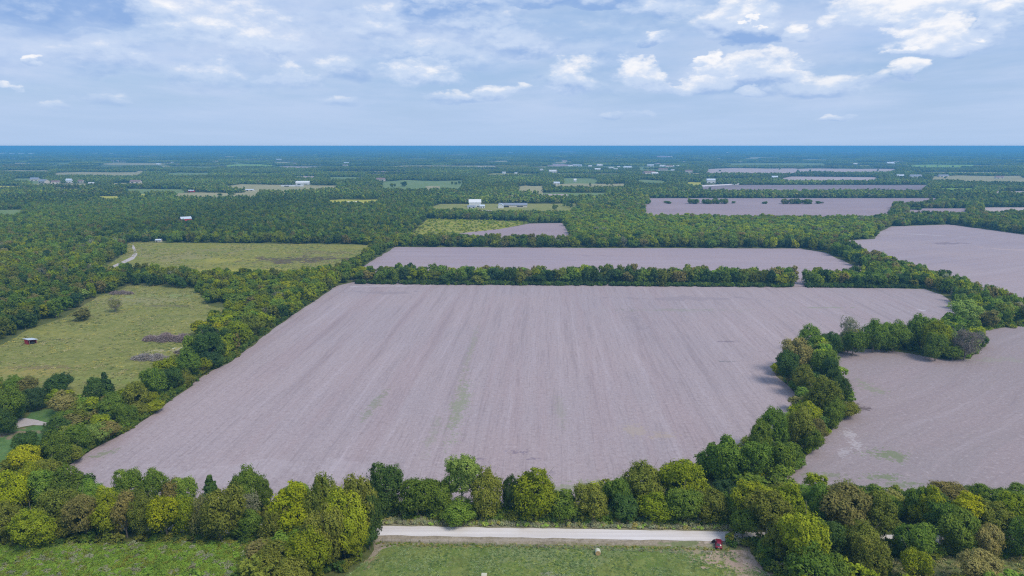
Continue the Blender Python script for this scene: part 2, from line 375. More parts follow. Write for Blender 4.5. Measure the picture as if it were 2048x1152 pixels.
def road_y(x, k=0): return 1048+ (x-0)*(12/696)+k
P_road = [(x, road_y(x, -9.5)) for x in (-900, 0, 500, 1000, 1500, 2048, 3000)]+[(x, road_y(x, 9.5)) for x in (3000, 2048, 1500, 1000, 500, 0, -900)]
P_verge = [(600,1052),(1480,1066),(1620,1230),(560,1240)]
OPEN += [P_big, P_f2, P_f3, P_yel, P_farm, P_R1, P_R2, P_pastL, P_pastU, P_lawn, P_yard, P_meadow, P_clear, P_thick, [(x,y-(3 if y<1065 else -3)) for x,y in P_road],
         [(715,1050),(1480,1063),(1500,1100),(1545,1152),(1600,1230),(600,1240),(700,1150),(752,1100),(748,1068)]]

ROW = R(3.0)
GREEN = (.13, .19, .06); YG = (.30, .29, .06); BR = (.11, .075, .065); LT = (.50, .46, .50)
M_big = soil('stubble_soil', (.335, .287, .308), (.365, .300, .310), ROW, [
    (920, 810, 4.5, 38, -.02, (.19, .235, .115), .55, .8), (942, 700, 2.5, 55, -.02, (.20, .23, .13), .34, .8), (865, 870, 2.5, 22, -.03, (.20, .23, .13), .28, .8), (1120, 820, 3, 22, 0, (.22, .24, .15), .25, .8),
    (205, 908, 6, 3, .9, GREEN, .5, .6), (750, 808, 3, 18, -.1, GREEN, .35, .5), (1160, 975, 22, 5, .2, (.20, .23, .11), .6, .5),
    (1270, 640, 6, 45, .1, (.24, .20, .22), .4, .3), (760, 585, 40, 8, 0, (.24, .205, .23), .5, .15), (1380, 597, 70, 8, 0, (.24, .205, .23), .45, .12),
    (1040, 905, 5, 2.2, 0, (.20, .16, .20), .8, .6), (1060, 918, 4, 1.3, 0, (.20, .16, .20), .8, .6), (955, 918, 3, 1.5, 0, (.20, .16, .20), .7, .6), (1455, 683, 6, 2, 0, (.21, .17, .20), .8, .4), (1450, 723, 5, 2, 0, (.19, .18, .19), .8, .4),
    (1080, 945, 7, 2.4, 0, (.22, .18, .21), .6, .6), (1270, 862, 6, 8, 0, (.36, .30, .25), .6, .4), (1330, 870, 6, 6, 0, (.37, .30, .24), .5, .4), (1360, 620, 45, 5, 0, (.22, .24, .17), .35, .3), (1650, 615, 30, 3, 0, (.22, .25, .16), .5, .3),
    (500, 940, 60, 9, 0, LT, .16, .06), (790, 572, 35, 5, 0, LT, .4, .1), (1840, 620, 5, 5, 0, LT, .6, .3)])
M_row2 = soil('cross_stubble_soil', (.325, .270, .310), (.355, .29, .315), R(91), [(1180, 512, 30, 5, 0, (.25, .2, .24), .5, .1)], swath=.8, weeds=.3)
M_R2 = soil('contour_stubble_soil', (.28, .240, .25), (.305, .248, .255), R(52), [
    (1705, 880, 3, 11, -.2, (.50, .47, .49), .45, .7), (1690, 905, 2.5, 8, -.6, (.48, .45, .48), .4, .7), (1775, 910, 8, 6, 0, GREEN, .6, .5), (1765, 955, 7, 3.2, 0, GREEN, .6, .6), (1790, 968, 8, 3, 0, GREEN, .5, .6), (1640, 950, 10, 2.5, 0, GREEN, .4, .6),
    (1718, 817, 6, 4, 0, (.13, .10, .105), .9, .5), (1740, 775, 6, 11, .2, (.22, .24, .15), .6, .4), (1820, 1000, 60, 8, 0, (.37, .31, .29), .5, .2), (1990, 720, 25, 6, 0, (.28, .28, .22), .4, .2)], row2=35, weeds=.35, swath=.55)
M_R1 = soil('far_right_stubble_soil', (.325, .275, .31), (.365, .30, .315), R(63), [(1905, 487, 25, 10, .1, (.20, .16, .19), .7, .1), (1860, 470, 60, 4, -.5, (.45, .42, .45), .5, .1), (2040, 500, 60, 8, -.5, (.42, .33, .32), .5, .08)], row2=30, weeds=.2, swath=.6)
M_purple = soil('distant_tilled_soil', (.28, .22, .25), (.33, .26, .28), R(91), [], swath=.7, weeds=.2)
M_greyf = soil('distant_dark_soil', (.17, .15, .16), (.23, .19, .20), R(91), [], swath=.7, weeds=.6)
M_pale = soil('distant_pale_soil', (.40, .33, .33), (.46, .38, .35), R(91), [], swath=.4, weeds=.2)
M_past = turf('pasture_grass', [(0.156, 0.18, 0.042), (0.221, 0.221, 0.062), (0.257, 0.253, 0.085)], [
    (60, 745, 30, 12, 0, (.30, .25, .075), .7, .25), (100, 735, 22, 5, 0, (.17, .13, .07), .7, .3), (330, 612, 30, 3.5, 0, (.13, .12, .07), .75, .2), (160, 715, 70, 1.0, .1, (.14, .15, .05), .6, .1), (345, 632, 60, 2.5, 0, (.14, .16, .06), .5, .2),
    (100, 665, 30, 10, 0, (.29, .27, .06), .5, .2), (280, 600, 40, 14, 0, (.27, .25, .13), .6, .12), (350, 592, 45, 8, 0, (.22, .28, .12), .6, .12), (250, 760, 40, 8, 0, (.19, .24, .06), .5, .1),
    (345, 700, 12, 3, .2, (.40, .36, .24), .7, .4), (355, 696, 4, 1.2, 0, (.62, .62, .6), .8, .4), (215, 690, 80, 1.5, .15, (.16, .18, .055), .5, .1)])
M_pastU = turf('upper_pasture_grass', [(0.163, 0.194, 0.04), (0.235, 0.223, 0.056), (0.265, 0.252, 0.062)], [
    (590, 519, 60, 28, 0, (.10, .075, .055), .9, .06), (640, 505, 45, 20, 0, (.16, .12, .07), .5, .06), (470, 540, 70, 12, 0, (.36, .33, .05), .6, .1), (345, 512, 60, 35, 0, (.26, .23, .11), .6, .06), (430, 500, 80, 20, 0, (.23, .20, .10), .5, .06), (455, 520, 30, 16, 0, (.33, .30, .06), .6, .1)], scale=.03)
M_lawn = turf('lawn_grass', [(.08, .165, .05), (.10, .185, .055), (.13, .20, .07)], [(5, 868, 14, 5, 0, (.26, .19, .14), .8, .3)])
M_meadow = turf('hay_meadow_grass', [(0.117, 0.179, 0.04), (0.163, 0.199, 0.053), (0.204, 0.233, 0.071)], [
    (1000, 1090, 60, 1.6, 0, (.25, .20, .12), .6, .4), (1380, 1098, 18, 2.2, 0, (.34, .27, .18), .8, .5), (720, 1110, 6, 8, 0, (.27, .21, .13), .8, .4), (1440, 1112, 10, 4, .4, (.40, .30, .24), .85, .4), (1490, 1135, 9, 5, 0, (.38, .28, .23), .9, .4), (1130, 1110, 30, 6, 0, (.21, .24, .12), .5, .2), (1125, 1150, 6, 2, 0, (.28, .27, .24), .5, .4)], scale=.09)
M_verge = turf('verge_grass', [(.27, .23, .17), (.31, .26, .19), (.36, .31, .25)], [(900, 1087, 50, 1.0, -.03, (.17, .17, .07), .6, .8), (1250, 1091, 45, 1.2, -.03, (.19, .18, .08), .55, .8), (1375, 1088, 12, 2.5, 0, (.15, .20, .07), .7, .4), (1420, 1085, 4, 1, 0, (.45, .38, .33), .8, .6), (1000, 1080, 90, .8, 0, (.38, .33, .29), .5, .4), (1460, 1100, 8, 3, 0, (.14, .17, .06), .8, .4)], scale=.1)
M_dirt = turf('dirt_track_soil', [(.34, .25, .20), (.40, .31, .25), (.46, .36, .30)], [(1500, 1150, 6, 2, 0, (.16, .18, .07), .6, .5), (1530, 1110, 10, 3, 0, (.24, .20, .10), .8, .4)], scale=.12)
M_yel = turf('weedy_yellow_field', [(.24, .25, .045), (.32, .30, .05), (.20, .22, .05)], [(900, 466, 60, 12, 0, (.14, .17, .05), .7, .05)], scale=.03)
M_farmg = turf('farm_grass', [(0.194, 0.218, 0.059), (0.245, 0.247, 0.074), (0.275, 0.262, 0.087)], [], scale=.01)
M_fgreen = turf('distant_green_field', [(.13, .20, .06), (.17, .23, .085), (.20, .25, .11)], [], scale=.01)
M_bgreen = turf('distant_bright_field', [(.18, .30, .04), (.21, .33, .06), (.24, .34, .08)], [], scale=.01)
M_ftan = turf('distant_tan_field', [(.27, .26, .13), (.33, .30, .16), (.36, .33, .19)], [], scale=.008)
M_fyel = turf('distant_yellow_field', [(.34, .34, .04), (.40, .38, .05), (.42, .40, .10)], [], scale=.01)
m, N = new_mat('caliche_gravel'); co = N.n('ShaderNodeTexCoord').outputs['Object']
lanes = N.noise(N.mapping(co, rot=(0, 0, 0.02), scale=(.02, .7, 1)), 1, 2, .5); fn = N.noise(co, 3, 5, .7); bg_ = N.noise(co, .12, 4)
c = N.mix(N.ss(lanes, .35, .65), (.60, .565, .575), (.70, .665, .675)); c = N.mix(N.ss(fn, .3, .8, 0, .4), c, (.50, .47, .46)); c = N.mix(N.ss(bg_, .5, .75, 0, .4), c, (.56, .50, .45))
M_gravel = finish(m, N, c, .95, fn, .4, .05, .1)
M_drive = simple('gravel_drive', (.42, .38, .38), .95, .2, .5)

sheet('stubble_field', P_big, M_big, .024, .8)
sheet('cross_stubble_field', P_f2, M_row2, .024)
sheet('small_stubble_field', P_f3, M_purple, .024)
sheet('weedy_field', P_yel, M_yel, .020)
sheet('farm_field', P_farm, M_farmg, .020)
sheet('beyond_creek_field', P_R1, M_R1, .024)
sheet('contour_field', P_R2, M_R2, .024, .8)
sheet('pasture_land', P_pastL, M_past, .020)
sheet('upper_pasture_land', P_pastU, M_pastU, .020)
sheet('lawn', P_lawn, M_lawn, .020)
sheet('yard_ground', P_yard, M_lawn, .020)
sheet('verge_ground', [(560,1250),(690,1158),(748,1100),(745,1066),(1478,1080),(1500,1096),(1560,1110),(1590,1160),(1640,1250)], M_verge, .012)
sheet('hay_meadow_field', P_meadow, M_meadow, .020, .5, step=1.5)
sheet('dirt_track_path', [(1452,1101),(1475,1100),(1540,1106),(1580,1150),(1600,1200),(1480,1210),(1480,1160),(1500,1135),(1460,1112)], M_dirt, .028, .5, step=2)
sheet('roadside_clearing_ground', P_clear, turf('clearing_grass', [(.20, .20, .08), (.16, .20, .07), (.26, .23, .12)], []), .020)
sheet('thicket_ground', P_thick, turf('thicket_floor', [(.11, .14, .045), (.13, .15, .045), (.15, .17, .06)], []), .016)
sheet('north_verge_ground', [(x, road_y(x, -20)) for x in (700, 1000, 1500)]+[(x, road_y(x, -8)) for x in (1500, 1000, 700)], turf('north_verge_grass', [(.22, .21, .13), (.26, .24, .16), (.30, .28, .2)], []), .016)
sheet('gravel_road', P_road, M_gravel, .036, .22, step=1.5)
sheet('lower_gravel_path', [(30,838),(52,836.5),(72,839.5),(92,845),(112,848.5),(135,850),(135,853.5),(110,852.5),(88,851),(66,850),(48,853),(30,857)], M_drive, .028, .3)
sheet('pasture_track_path', [(266,487),(270,495),(275,508),(268,518),(250,526),(228,535),(226,531),(246,522),(262,514),(268,505),(264,495)], M_drive, .028, .3)

# distant open land: visible extents in the photograph (x0, y0, x1, y1, material)
FAR = [
 (1288,408,1790,430,M_purple),(1292,396.5,1880,406.5,M_purple),(1400,370,1860,381,M_greyf),(1815,417,1935,427,M_purple),(1965,415,2300,424,M_pale),(1410,336,1600,348,M_pale),(1560,337,1795,345,M_pale),
 (1812,329,1950,336,M_bgreen),(1860,351,2048,361,M_ftan),(1920,356,2200,365,M_ftan),(1876,376.5,1950,381,M_bgreen),(1372,364,1405,371,M_fyel),(1440,326,1665,331,M_fgreen),(1416,316.5,1460,318.5,M_ftan),(1475,316.5,1530,318.5,M_ftan),(1590,319,1672,321,M_ftan),
 (1985,382,2300,387,M_pale),(760,360,930,379,M_fgreen),(655,399,757,406,M_fyel),(1072,385,1215,393,M_fgreen),(1075,388,1135,392,M_pale),(1035,371,1088,384,M_ftan),(1105,367,1255,374,M_ftan),(780,331,1020,334.5,M_ftan),(1058,333,1125,336,M_ftan),(930,333,1020,335,M_pale),
 (106,344,288,352,M_ftan),(333,345,420,352,M_fgreen),(-40,371.5,48,376,M_fyel),(196,392,240,397,M_fyel),(278,388,293,392,M_fyel),(-60,419,45,429,M_fgreen),(348,385,520,394,M_ftan),(452,328.5,545,332,M_bgreen),(545,333,650,336,M_pale),(530,323.5,600,326,M_ftan),(0,340.5,102,344,M_ftan),
 (225,366,290,369,M_ftan),(565,388,575,392,M_fyel),(1100,301.5,1162,305,M_purple),(1298,311.5,1358,316,M_purple),(1215,300,1300,303,M_purple),(1320,299.5,1378,305,M_purple),(1220,309.5,1262,311.5,M_ftan),(1370,346,1400,349,M_ftan),(60,367,180,371,M_ftan),(850,372,880,378,M_ftan),
 (100,326,160,329,M_fgreen),(410,321,440,322.5,M_ftan),(1660,305,1720,307,M_ftan),(1900,312,1960,314,M_fgreen),(700,318,760,319.5,M_ftan),(1030,318,1060,319,M_ftan),(880,309,950,310.5,M_ftan),(210,308,255,309.5,M_ftan),(520,303,560,304,M_ftan)]
for k, (x0, y0, x1, y1, mt) in enumerate(FAR):
    D = float(G(1024, y1)[1]); y1e = y1+.75*10.0*F/D*.98
    ym = (y0+y1)/2; s_ = (x1-x0)*.03
    pts = [(x0+s_, y0+.2*(y1-y0)), (x0+(x1-x0)*.3, y0), (x0+(x1-x0)*.65, y0+.12*(y1-y0)), (x1-s_, y0+.05*(y1-y0)), (x1, ym), (x1-2*s_, y1e), (x0+(x1-x0)*.45, y1e), (x0, y1e-.1*(y1-y0))]
    if k < 5: pts = [(x0, y0), (x1, y0), (x1-s_, y1e), (x0+s_*.3, y1e)]
    sheet('distant_field', pts, mt, .180+.0015*k, 0)
    OPEN.append(pts)
rf = random.Random(5)
for k in range(420):
    d_ = 1500*math.exp(rf.uniform(0, 1.9)); yy = 576-F*math.tan(PITCH-math.atan(CAM_H/d_)); xx = rf.uniform(-40, 2090); w_ = rf.uniform(70, 330)*(1 if d_ < 2500 else 2)*F/d_; hgt = rf.uniform(40, 170)
    yb = 576-F*math.tan(PITCH-math.atan(CAM_H/(d_+hgt))) if False else None
    y1_ = float(P(0, d_)[1]); y0_ = float(P(0, d_+hgt*2.2)[1])
    if any(inside(np.array([xx+a*w_]), np.array([y_]), p_)[0] for p_ in OPEN for a in (-.05, .25, .5, .75, 1.05) for y_ in (y0_-.5, (y0_+y1_)/2, y1_+1)) or (1130 < xx < 1750 and y1_ > 380) or (y1_ > 396 and 230 < xx < 860): continue
    y1e = y1_+.55*10*F/d_; s_ = w_*.1
    pts = [(xx+rf.uniform(0, 2)*s_, y0_), (xx+w_-rf.uniform(0, 2)*s_, y0_+rf.uniform(0, .3)*(y1_-y0_)), (xx+w_, y1_), (xx+w_-rf.uniform(0, 3)*s_, y1e), (xx+rf.uniform(0, 2)*s_, y1e), (xx-rf.uniform(0, 1)*s_, (y0_+y1_)/2)]
    sheet('distant_field', pts, rf.choice([M_ftan, M_fgreen, M_ftan, M_fgreen, M_farmg, M_pale, M_purple, M_ftan]), .020+k*.00036, 0); OPEN.append(pts)
for pts in ([(1372,373),(1420,370),(1480,367),(1540,364.5),(1540,366.2),(1480,369),(1420,372.2),(1372,376)],):
    sheet('distant_road', pts, M_gravel, .30, 0); OPEN.append(pts)

# ------------------------------------------------------------------ buildings
def ordinal(n): return '%d%s' % (n, 'th' if 10 <= n % 100 <= 20 else {1: 'st', 2: 'nd', 3: 'rd'}.get(n % 10, 'th'))
M_white = simple('white_metal_sheet', (.66, .68, .70), .5, .05); M_greyroof = simple('grey_blue_roof', (.22, .25, .31), .6, .1); M_red = simple('red_painted_boards', (.50, .05, .06), .8, .2); M_tin = simple('pale_tin_roof', (.55, .62, .70), .45, .08, metallic=.2)
M_cream = simple('cream_wall', (.62, .57, .50), .8, .1); M_brown = simple('brown_roof', (.22, .15, .14), .8, .2); M_dark = simple('dark_opening', (.03, .03, .035), .5, .1); M_wood = simple('weathered_wood', (.32, .26, .2), .9, .3)
def house(name, px, py, w, d, h, rise, rot, wm, rm, label, cat='building', group=None, z=0, doors=2):
    x, y = G(px, py); e = empty(name, (float(x), float(y), 0), rot); tag(e, label, cat, group)
    k_ = F/float(y); hw_ = (w*.5+6)*k_; fr = (9.0 if py > 380 else 10.5)*k_*.72      # the clearing it stands in, open towards its front
    OPEN.append([(px-hw_, py-max(.5, .02*k_*d)), (px+hw_, py-max(.5, .02*k_*d)), (px+hw_*1.1, py+fr), (px-hw_*.9, py+fr)])
    b = MB(); b.prism([(-d/2, 0), (d/2, 0), (d/2, h), (0, h+rise), (-d/2, h)], -w/2, w/2, 'x'); b.build('wall', wm, e)
    t = .18; ov = .5; b = MB(); sl = rise/(d/2)
    for s in (-1, 1):
        b.prism([(0, h+rise+.03), (0, h+rise+t+.03), (s*(d/2+ov), h-ov*sl+t+.03), (s*(d/2+ov), h-ov*sl+.03)], -w/2-ov, w/2+ov, 'x')
    b.build('roof', rm, e)
    n = doors
    for i in range(n):
        cx = -w/2+w*(i+.5)/n; b = MB(); b.box(cx-w/n*.22, cx+w/n*.22, -d/2-.06, -d/2-.003, .05 if i == 0 else 1.0, min(h*.85, 2.6)); b.build('door' if i == 0 else 'window', M_dark, e)
    return e
# small red shed in the pasture: red wedge end, tin roof on posts
x, y = map(float, G(62, 687)); e = empty('shed', (x, y, 0), R(-28)); tag(e, 'small red shed with pale tin roof standing in the left pasture', 'shed')
MB().prism([(-2.0, 0), (2.0, 0), (2.0, 2.2), (-2.0, 2.9)], -2.6, -2.4, 'x').build('side_wall', M_red, e)
MB().box(-2.38, 1.3, -2.02, -1.85, 0, 2.5).build('front_wall', M_red, e); MB().box(-2.38, 2.4, 1.85, 2.0, 0, 2.15).build('back_wall', M_red, e)
MB().prism([(-2.7, 3.05), (2.5, 2.22), (2.5, 2.34), (-2.7, 3.17)], -3.0, 3.2, 'x').build('roof', M_tin, e)
for (a, b_) in ((2.4, -1.9), (2.4, 1.7)): MB().box(a, a+.14, b_, b_+.14, 0, 2.3).build('post', M_wood, e)
MB().box(.7, 2.35, -1.2, .9, 0, 1.1).build('feed_trough', M_dark, e)
for pl_ in range(8): MB().box(-2.66, -2.605, -1.95+pl_*.48, -1.95+pl_*.48+.42, 0, 2.2).build('plank', M_red, e)
OB = [
 ('barn', 372, 443, 14, 10, 4.5, 2.6, R(35), M_red, M_tin, 'red barn with white tin roof among trees in the left woods', 'barn'),
 ('metal_barn', 606, 369, 38, 22, 6, 4, R(8), M_white, M_white, 'large white metal barn with wide roof left of the far pasture', 'barn'),
 ('long_shed', 585, 373, 60, 8, 3, 1, R(0), M_white, M_white, 'long low white shed beside the large white metal barn', 'shed'),
 ('white_barn', 950, 414, 22, 14, 9, 5, R(4), M_white, M_white, 'white farm building with tall white roof left of the long grey barn', 'barn'),
 ('grey_garage', 943, 417, 14, 8, 3.5, 2, R(4), M_white, M_greyroof, 'low grey roofed annex in front of the white farm building', 'building'),
 ('side_annex', 964, 416, 9, 9, 4, 2, R(10), M_white, M_tin, 'small white annex right of the white farm building', 'building'),
 ('long_barn', 1026, 414, 52, 14, 4, 3.2, R(-2), M_cream, M_greyroof, 'long barn with dark grey roof in the far farm field', 'barn'),
 ('gable_barn', 1002, 416, 12, 10, 5, 3, R(90), M_white, M_tin, 'pale gabled end building at the left of the long grey barn', 'barn'),
 ('greenhouse', 974, 425, 14, 5, 2.5, 1.2, R(5), M_white, M_white, 'small white shed half hidden below the farm buildings', 'shed'),
 ('farmhouse', 70, 362, 24, 14, 6, 5, R(10), M_cream, M_greyroof, 'large grey roofed house at the far left village', 'house'),
 ('farmhouse', 88, 366, 28, 16, 6, 5, R(-20), M_cream, M_greyroof, 'wide grey gabled house second in the far left village', 'house'),
 ('farmhouse', 112, 367, 22, 14, 5, 4, R(15), M_cream, M_brown, 'brown roofed house in the middle of the far left village', 'house'),
 ('farmhouse', 139, 366, 16, 12, 8, 5, R(5), M_white, M_tin, 'white tall house in the far left village', 'house'),
 ('farmhouse', 162, 365, 16, 10, 5, 3, R(0), M_cream, M_brown, 'tan low house right of the white tall house', 'house'),
 ('farmhouse', 184, 369, 18, 10, 4, 2, R(0), M_white, M_white, 'bright white low house at the right of the left village', 'house'),
 ('farmhouse', 272, 366, 30, 14, 5, 4, R(0), M_cream, M_brown, 'brown roofed house among trees right of the left village', 'house'),
 ('field_shelter', 383, 384, 14, 8, 3.5, 1.5, R(0), M_red, M_tin, 'red walled shelter with white roof in the far tan paddock', 'shed'),
 ('field_shelter', 500, 382, 20, 9, 3, 1.5, R(0), M_cream, M_tin, 'pale roofed shelter at the right of the far tan paddock', 'shed'),
 ('farmhouse', 1421, 366, 26, 14, 9, 4, R(5), M_white, M_tin, 'large white two storey house beside the far road', 'house'),
 ('farmhouse', 762, 362, 26, 16, 6, 4, R(0), M_cream, M_brown, 'brown roofed house at the left end of the far green pasture', 'house'),
 ('mobile_home', 706, 407, 22, 5, 3, .6, R(3), M_cream, M_white, 'long white trailer home in the far yellow clearing', 'house'),
 ('field_shelter', 318, 484, 6, 4, 2.4, 1, R(0), M_cream, M_tin, 'small pale hut at the back edge of the upper pasture', 'shed'),
 ('farmhouse', 1113, 369, 18, 10, 5, 3, R(0), M_white, M_tin, 'small white house at the left of the far tan field', 'house'),
 ('farmhouse', 1150, 364, 8, 7, 7, 3, R(0), M_white, M_white, 'narrow white building standing above the far tan field', 'building'),
 ('farmhouse', 1780, 331, 40, 24, 12, 8, R(0), M_white, M_tin, 'white house on the far tree line left of the bright green field', 'house'),
 ('farmhouse', 1830, 356, 40, 16, 7, 5, R(0), M_white, M_greyroof, 'grey roofed house in the village on the far right', 'house'),
 ('farmhouse', 1800, 354, 26, 12, 5, 4, R(0), M_white, M_tin, 'white house left of the grey roofed one on the far right', 'house'),
 ('farmhouse', 1886, 354, 34, 14, 5, 4, R(0), M_cream, M_greyroof, 'low grey house at the left of the far right tan field', 'house'),
 ('farmhouse', 1998, 357, 26, 12, 5, 4, R(0), M_cream, M_brown, 'brown house on the far right tan field', 'house'),
 ('farmhouse', 1549, 357, 20, 12, 5, 4, R(0), M_white, M_tin, 'pale house at the right end of the far road', 'house'),
]
for o_ in OB:
    house(*o_[:11], cat=o_[11]); pxx, pyy = o_[1], o_[2]
random.seed(11)
VIL = [(1127,323.5,60),(1141,334,30),(1149,332,24),(1158,333,36),(1180,334,24),(1176,327,24),(1199,332,40),(1195,341,34),(1222,338,30),(1232,341,22),(1237,336,18),(1255,337,50),(1083,342,20),(1105,345,40),(1110,344,24),(1301,333,44),(1314,331,26),(1325,334,40),(1337,335,48),(1352,335,40),(1326,342,50),(1345,343,20),(1298,349,60),(1309,350,34),(1008,348,18),(1032,349,14),
 (691,333,34),(693,328,40),(558,321,50),(353,332,50),(338,329,30),(317,330,26),(197,328,50),(345,327,22),(10,308,90),(24,309,80),(43,308.5,90),(63,309,100),(190,308,70),(222,308.5,60),(318,306,70),(640,309,60),(98,299,120),(232,293.9+3,200),(735,307,60),(1020,307,90),(1341,316,50),(1391,330,30),(1377,345,40),(1480,326,34),(1860,308,90),(1710,330,30),(1455,306,60),(590,329,30),(630,311,40),(5,309,60)]
VL = sorted(VIL)
for i, (px, py, w) in enumerate(VL):
    wm, rm = random.choice([(M_white, M_tin), (M_white, M_white), (M_cream, M_brown), (M_white, M_white)])
    col_ = {'pale_tin_roof': 'pale', 'white_metal_sheet': 'white', 'brown_roof': 'brown roofed'}[rm.name]
    where = 'left' if px < 1024 else 'right'
    w *= .78
    house('distant_building', px, py, w, w*.5, 7+w*.03, w*.10, R(random.uniform(-15, 15)), wm, rm, f'tiny {col_} building on the far plain, {ordinal(i+1)} from the left of those specks', 'building', 'tiny buildings scattered on the far plain')


# ------------------------------------------------------------------ foliage
def leaf_mat(name, translucent=.38):
    m, N = new_mat(name)
    at = N.n('ShaderNodeAttribute', attribute_type='INSTANCER', attribute_name='tint')
    lv = N.n('ShaderNodeAttribute', attribute_type='GEOMETRY', attribute_name='lv').outputs['Fac']
    hsv = N.n('ShaderNodeHueSaturation'); N._set(hsv.inputs['Color'], at.outputs['Color'])
    N._set(hsv.inputs['Hue'], N.m('MULTIPLY_ADD', lv, -.035, .5175)); N._set(hsv.inputs['Value'], N.m('MULTIPLY_ADD', lv, .72, .64))
    d = N.n('ShaderNodeBsdfDiffuse'); t = N.n('ShaderNodeBsdfTranslucent')
    N.nt.links.new(hsv.outputs[0], d.inputs[0]); N.nt.links.new(hsv.outputs[0], t.inputs[0])
    mx = N.n('ShaderNodeMixShader'); mx.inputs[0].default_value = translucent
    N.nt.links.new(d.outputs[0], mx.inputs[1]); N.nt.links.new(t.outputs[0], mx.inputs[2])
    o = N.n('ShaderNodeOutputMaterial'); N.nt.links.new(mx.outputs[0], o.inputs[0]); return m
M_leaf = leaf_mat('leaves')
M_bark = simple('bark', (.20, .17, .14), .95, .4, 3)
M_twig = simple('grey_twigs', (.27, .23, .21), .95, .3, 3)

def cards(C, Nn, S, lv):
    """leaf tufts: four-cornered bent faces"""
    n = len(C); r = rng
    Nn = Nn/np.linalg.norm(Nn, axis=1, keepdims=True)
    a = r.normal(size=(n, 3)); U = np.cross(Nn, a); U /= np.linalg.norm(U, axis=1, keepdims=True)+1e-9; Vv = np.cross(Nn, U)
    S = S[:, None]; k = lambda lo, hi: r.uniform(lo, hi, (n, 1))
    p0 = C-U*S*k(.6, 1.2); p1 = C-Vv*S*k(.4, .9)+Nn*S*k(-.1, .35); p2 = C+U*S*k(.6, 1.2); p3 = C+Vv*S*k(.4, .9)+Nn*S*k(-.1, .35)
    V = np.stack([p0, p1, p2, p3], 1).reshape(-1, 3); Fc = np.arange(4*n).reshape(n, 4)
    return V, Fc, lv
def crown_mesh(name, H, Rr, nblob, ntuft, nleaf, size, seed, base=.14, shape='round', sparse=0.0):
    r = np.random.default_rng(seed)
    zc = H*(.5+base/2); hz = H*(1-base)/2
    dirs = r.normal(size=(nblob, 3)); dirs[:, 2] = dirs[:, 2]*.9+.25; dirs /= np.linalg.norm(dirs, axis=1, keepdims=True)
    rad = r.uniform(.45, .80, nblob)
    if shape == 'tall': rad *= 1.0
    ns_ = r.integers(3, 6); sa_ = r.uniform(0, 6.28)+np.arange(ns_)*6.28/ns_; sr = r.uniform(.18, .46, ns_)*Rr; sz_ = r.uniform(-.38, .40, ns_)*hz; sz_[0] = .28*hz; sr[0] *= .5
    SC = np.stack([sr*np.cos(sa_), sr*np.sin(sa_), sz_], 1); w_ = np.arange(nblob) % ns_
    BC = dirs*rad[:, None]*np.array([Rr, Rr, hz])*r.uniform(.66, .88, ns_)[w_][:, None]+SC[w_]; BC[:, 2] += zc
    if shape == 'cone':
        t = r.uniform(0, 1, nblob)**.8; ang = r.uniform(0, 6.28, nblob); rr = (1-t)*Rr*.8
        BC = np.stack([rr*np.cos(ang), rr*np.sin(ang), base*H+t*H*.9], 1); BR_ = Rr*(.15+.3*(1-t))
    else: BR_ = Rr*r.uniform(.20, .42, nblob)*(1.15-.2*dirs[:, 2])
    bl = r.uniform(0, 1, nblob)
    Cs, Ns, Ls = [], [], []
    for i in range(nblob):
        td = r.normal(size=(ntuft, 3)); td[:, 2] += .25; td /= np.linalg.norm(td, axis=1, keepdims=True)
        out = (BC[i]-np.array([0, 0, zc])); keep = (td@(out/(np.linalg.norm(out)+1e-6))) > -.55
        td = td[keep]; nt_ = len(td); tc_ = BC[i]+td*BR_[i]*r.uniform(.72, 1.08, (nt_, 1)); tl = r.uniform(0, 1, nt_)
        ld = r.normal(size=(nt_, nleaf, 3))*(BR_[i]*.17)
        c = (tc_[:, None, :]+ld).reshape(-1, 3)
        n = (np.repeat(td, nleaf, 0)+ld.reshape(-1, 3)/(BR_[i]*.17)*.45+r.normal(size=(nt_*nleaf, 3))*.40)+np.array([0, 0, .25])
        Cs.append(c); Ns.append(n); Ls.append(np.clip(.30*bl[i]+.35*np.repeat(tl, nleaf)+.35*r.uniform(0, 1, nt_*nleaf), 0, 1))
    C = np.concatenate(Cs); Nn = np.concatenate(Ns); L = np.concatenate(Ls)
    # thin the leaves buried deep inside other lobes
    bur = np.zeros(len(C), bool)
    for i in range(nblob): bur |= np.linalg.norm((C-BC[i])/BR_[i], axis=1) < .62
    keep = ~bur & (C[:, 2] > .02*H)
    if sparse: keep &= r.uniform(size=len(C)) > sparse
    C, Nn, L = C[keep], Nn[keep], L[keep]
    rr_ = np.percentile(np.hypot(C[:, 0], C[:, 1]), 96); C[:, :2] *= Rr*.97/rr_; C[:, 2] *= H*.985/np.percentile(C[:, 2], 99.6)
    S = size*r.uniform(.6, 1.35, len(C))
    V, Fc, L = cards(C, Nn, S, L)
    return mesh_np(name, V, Fc, M_leaf, {'lv': L})
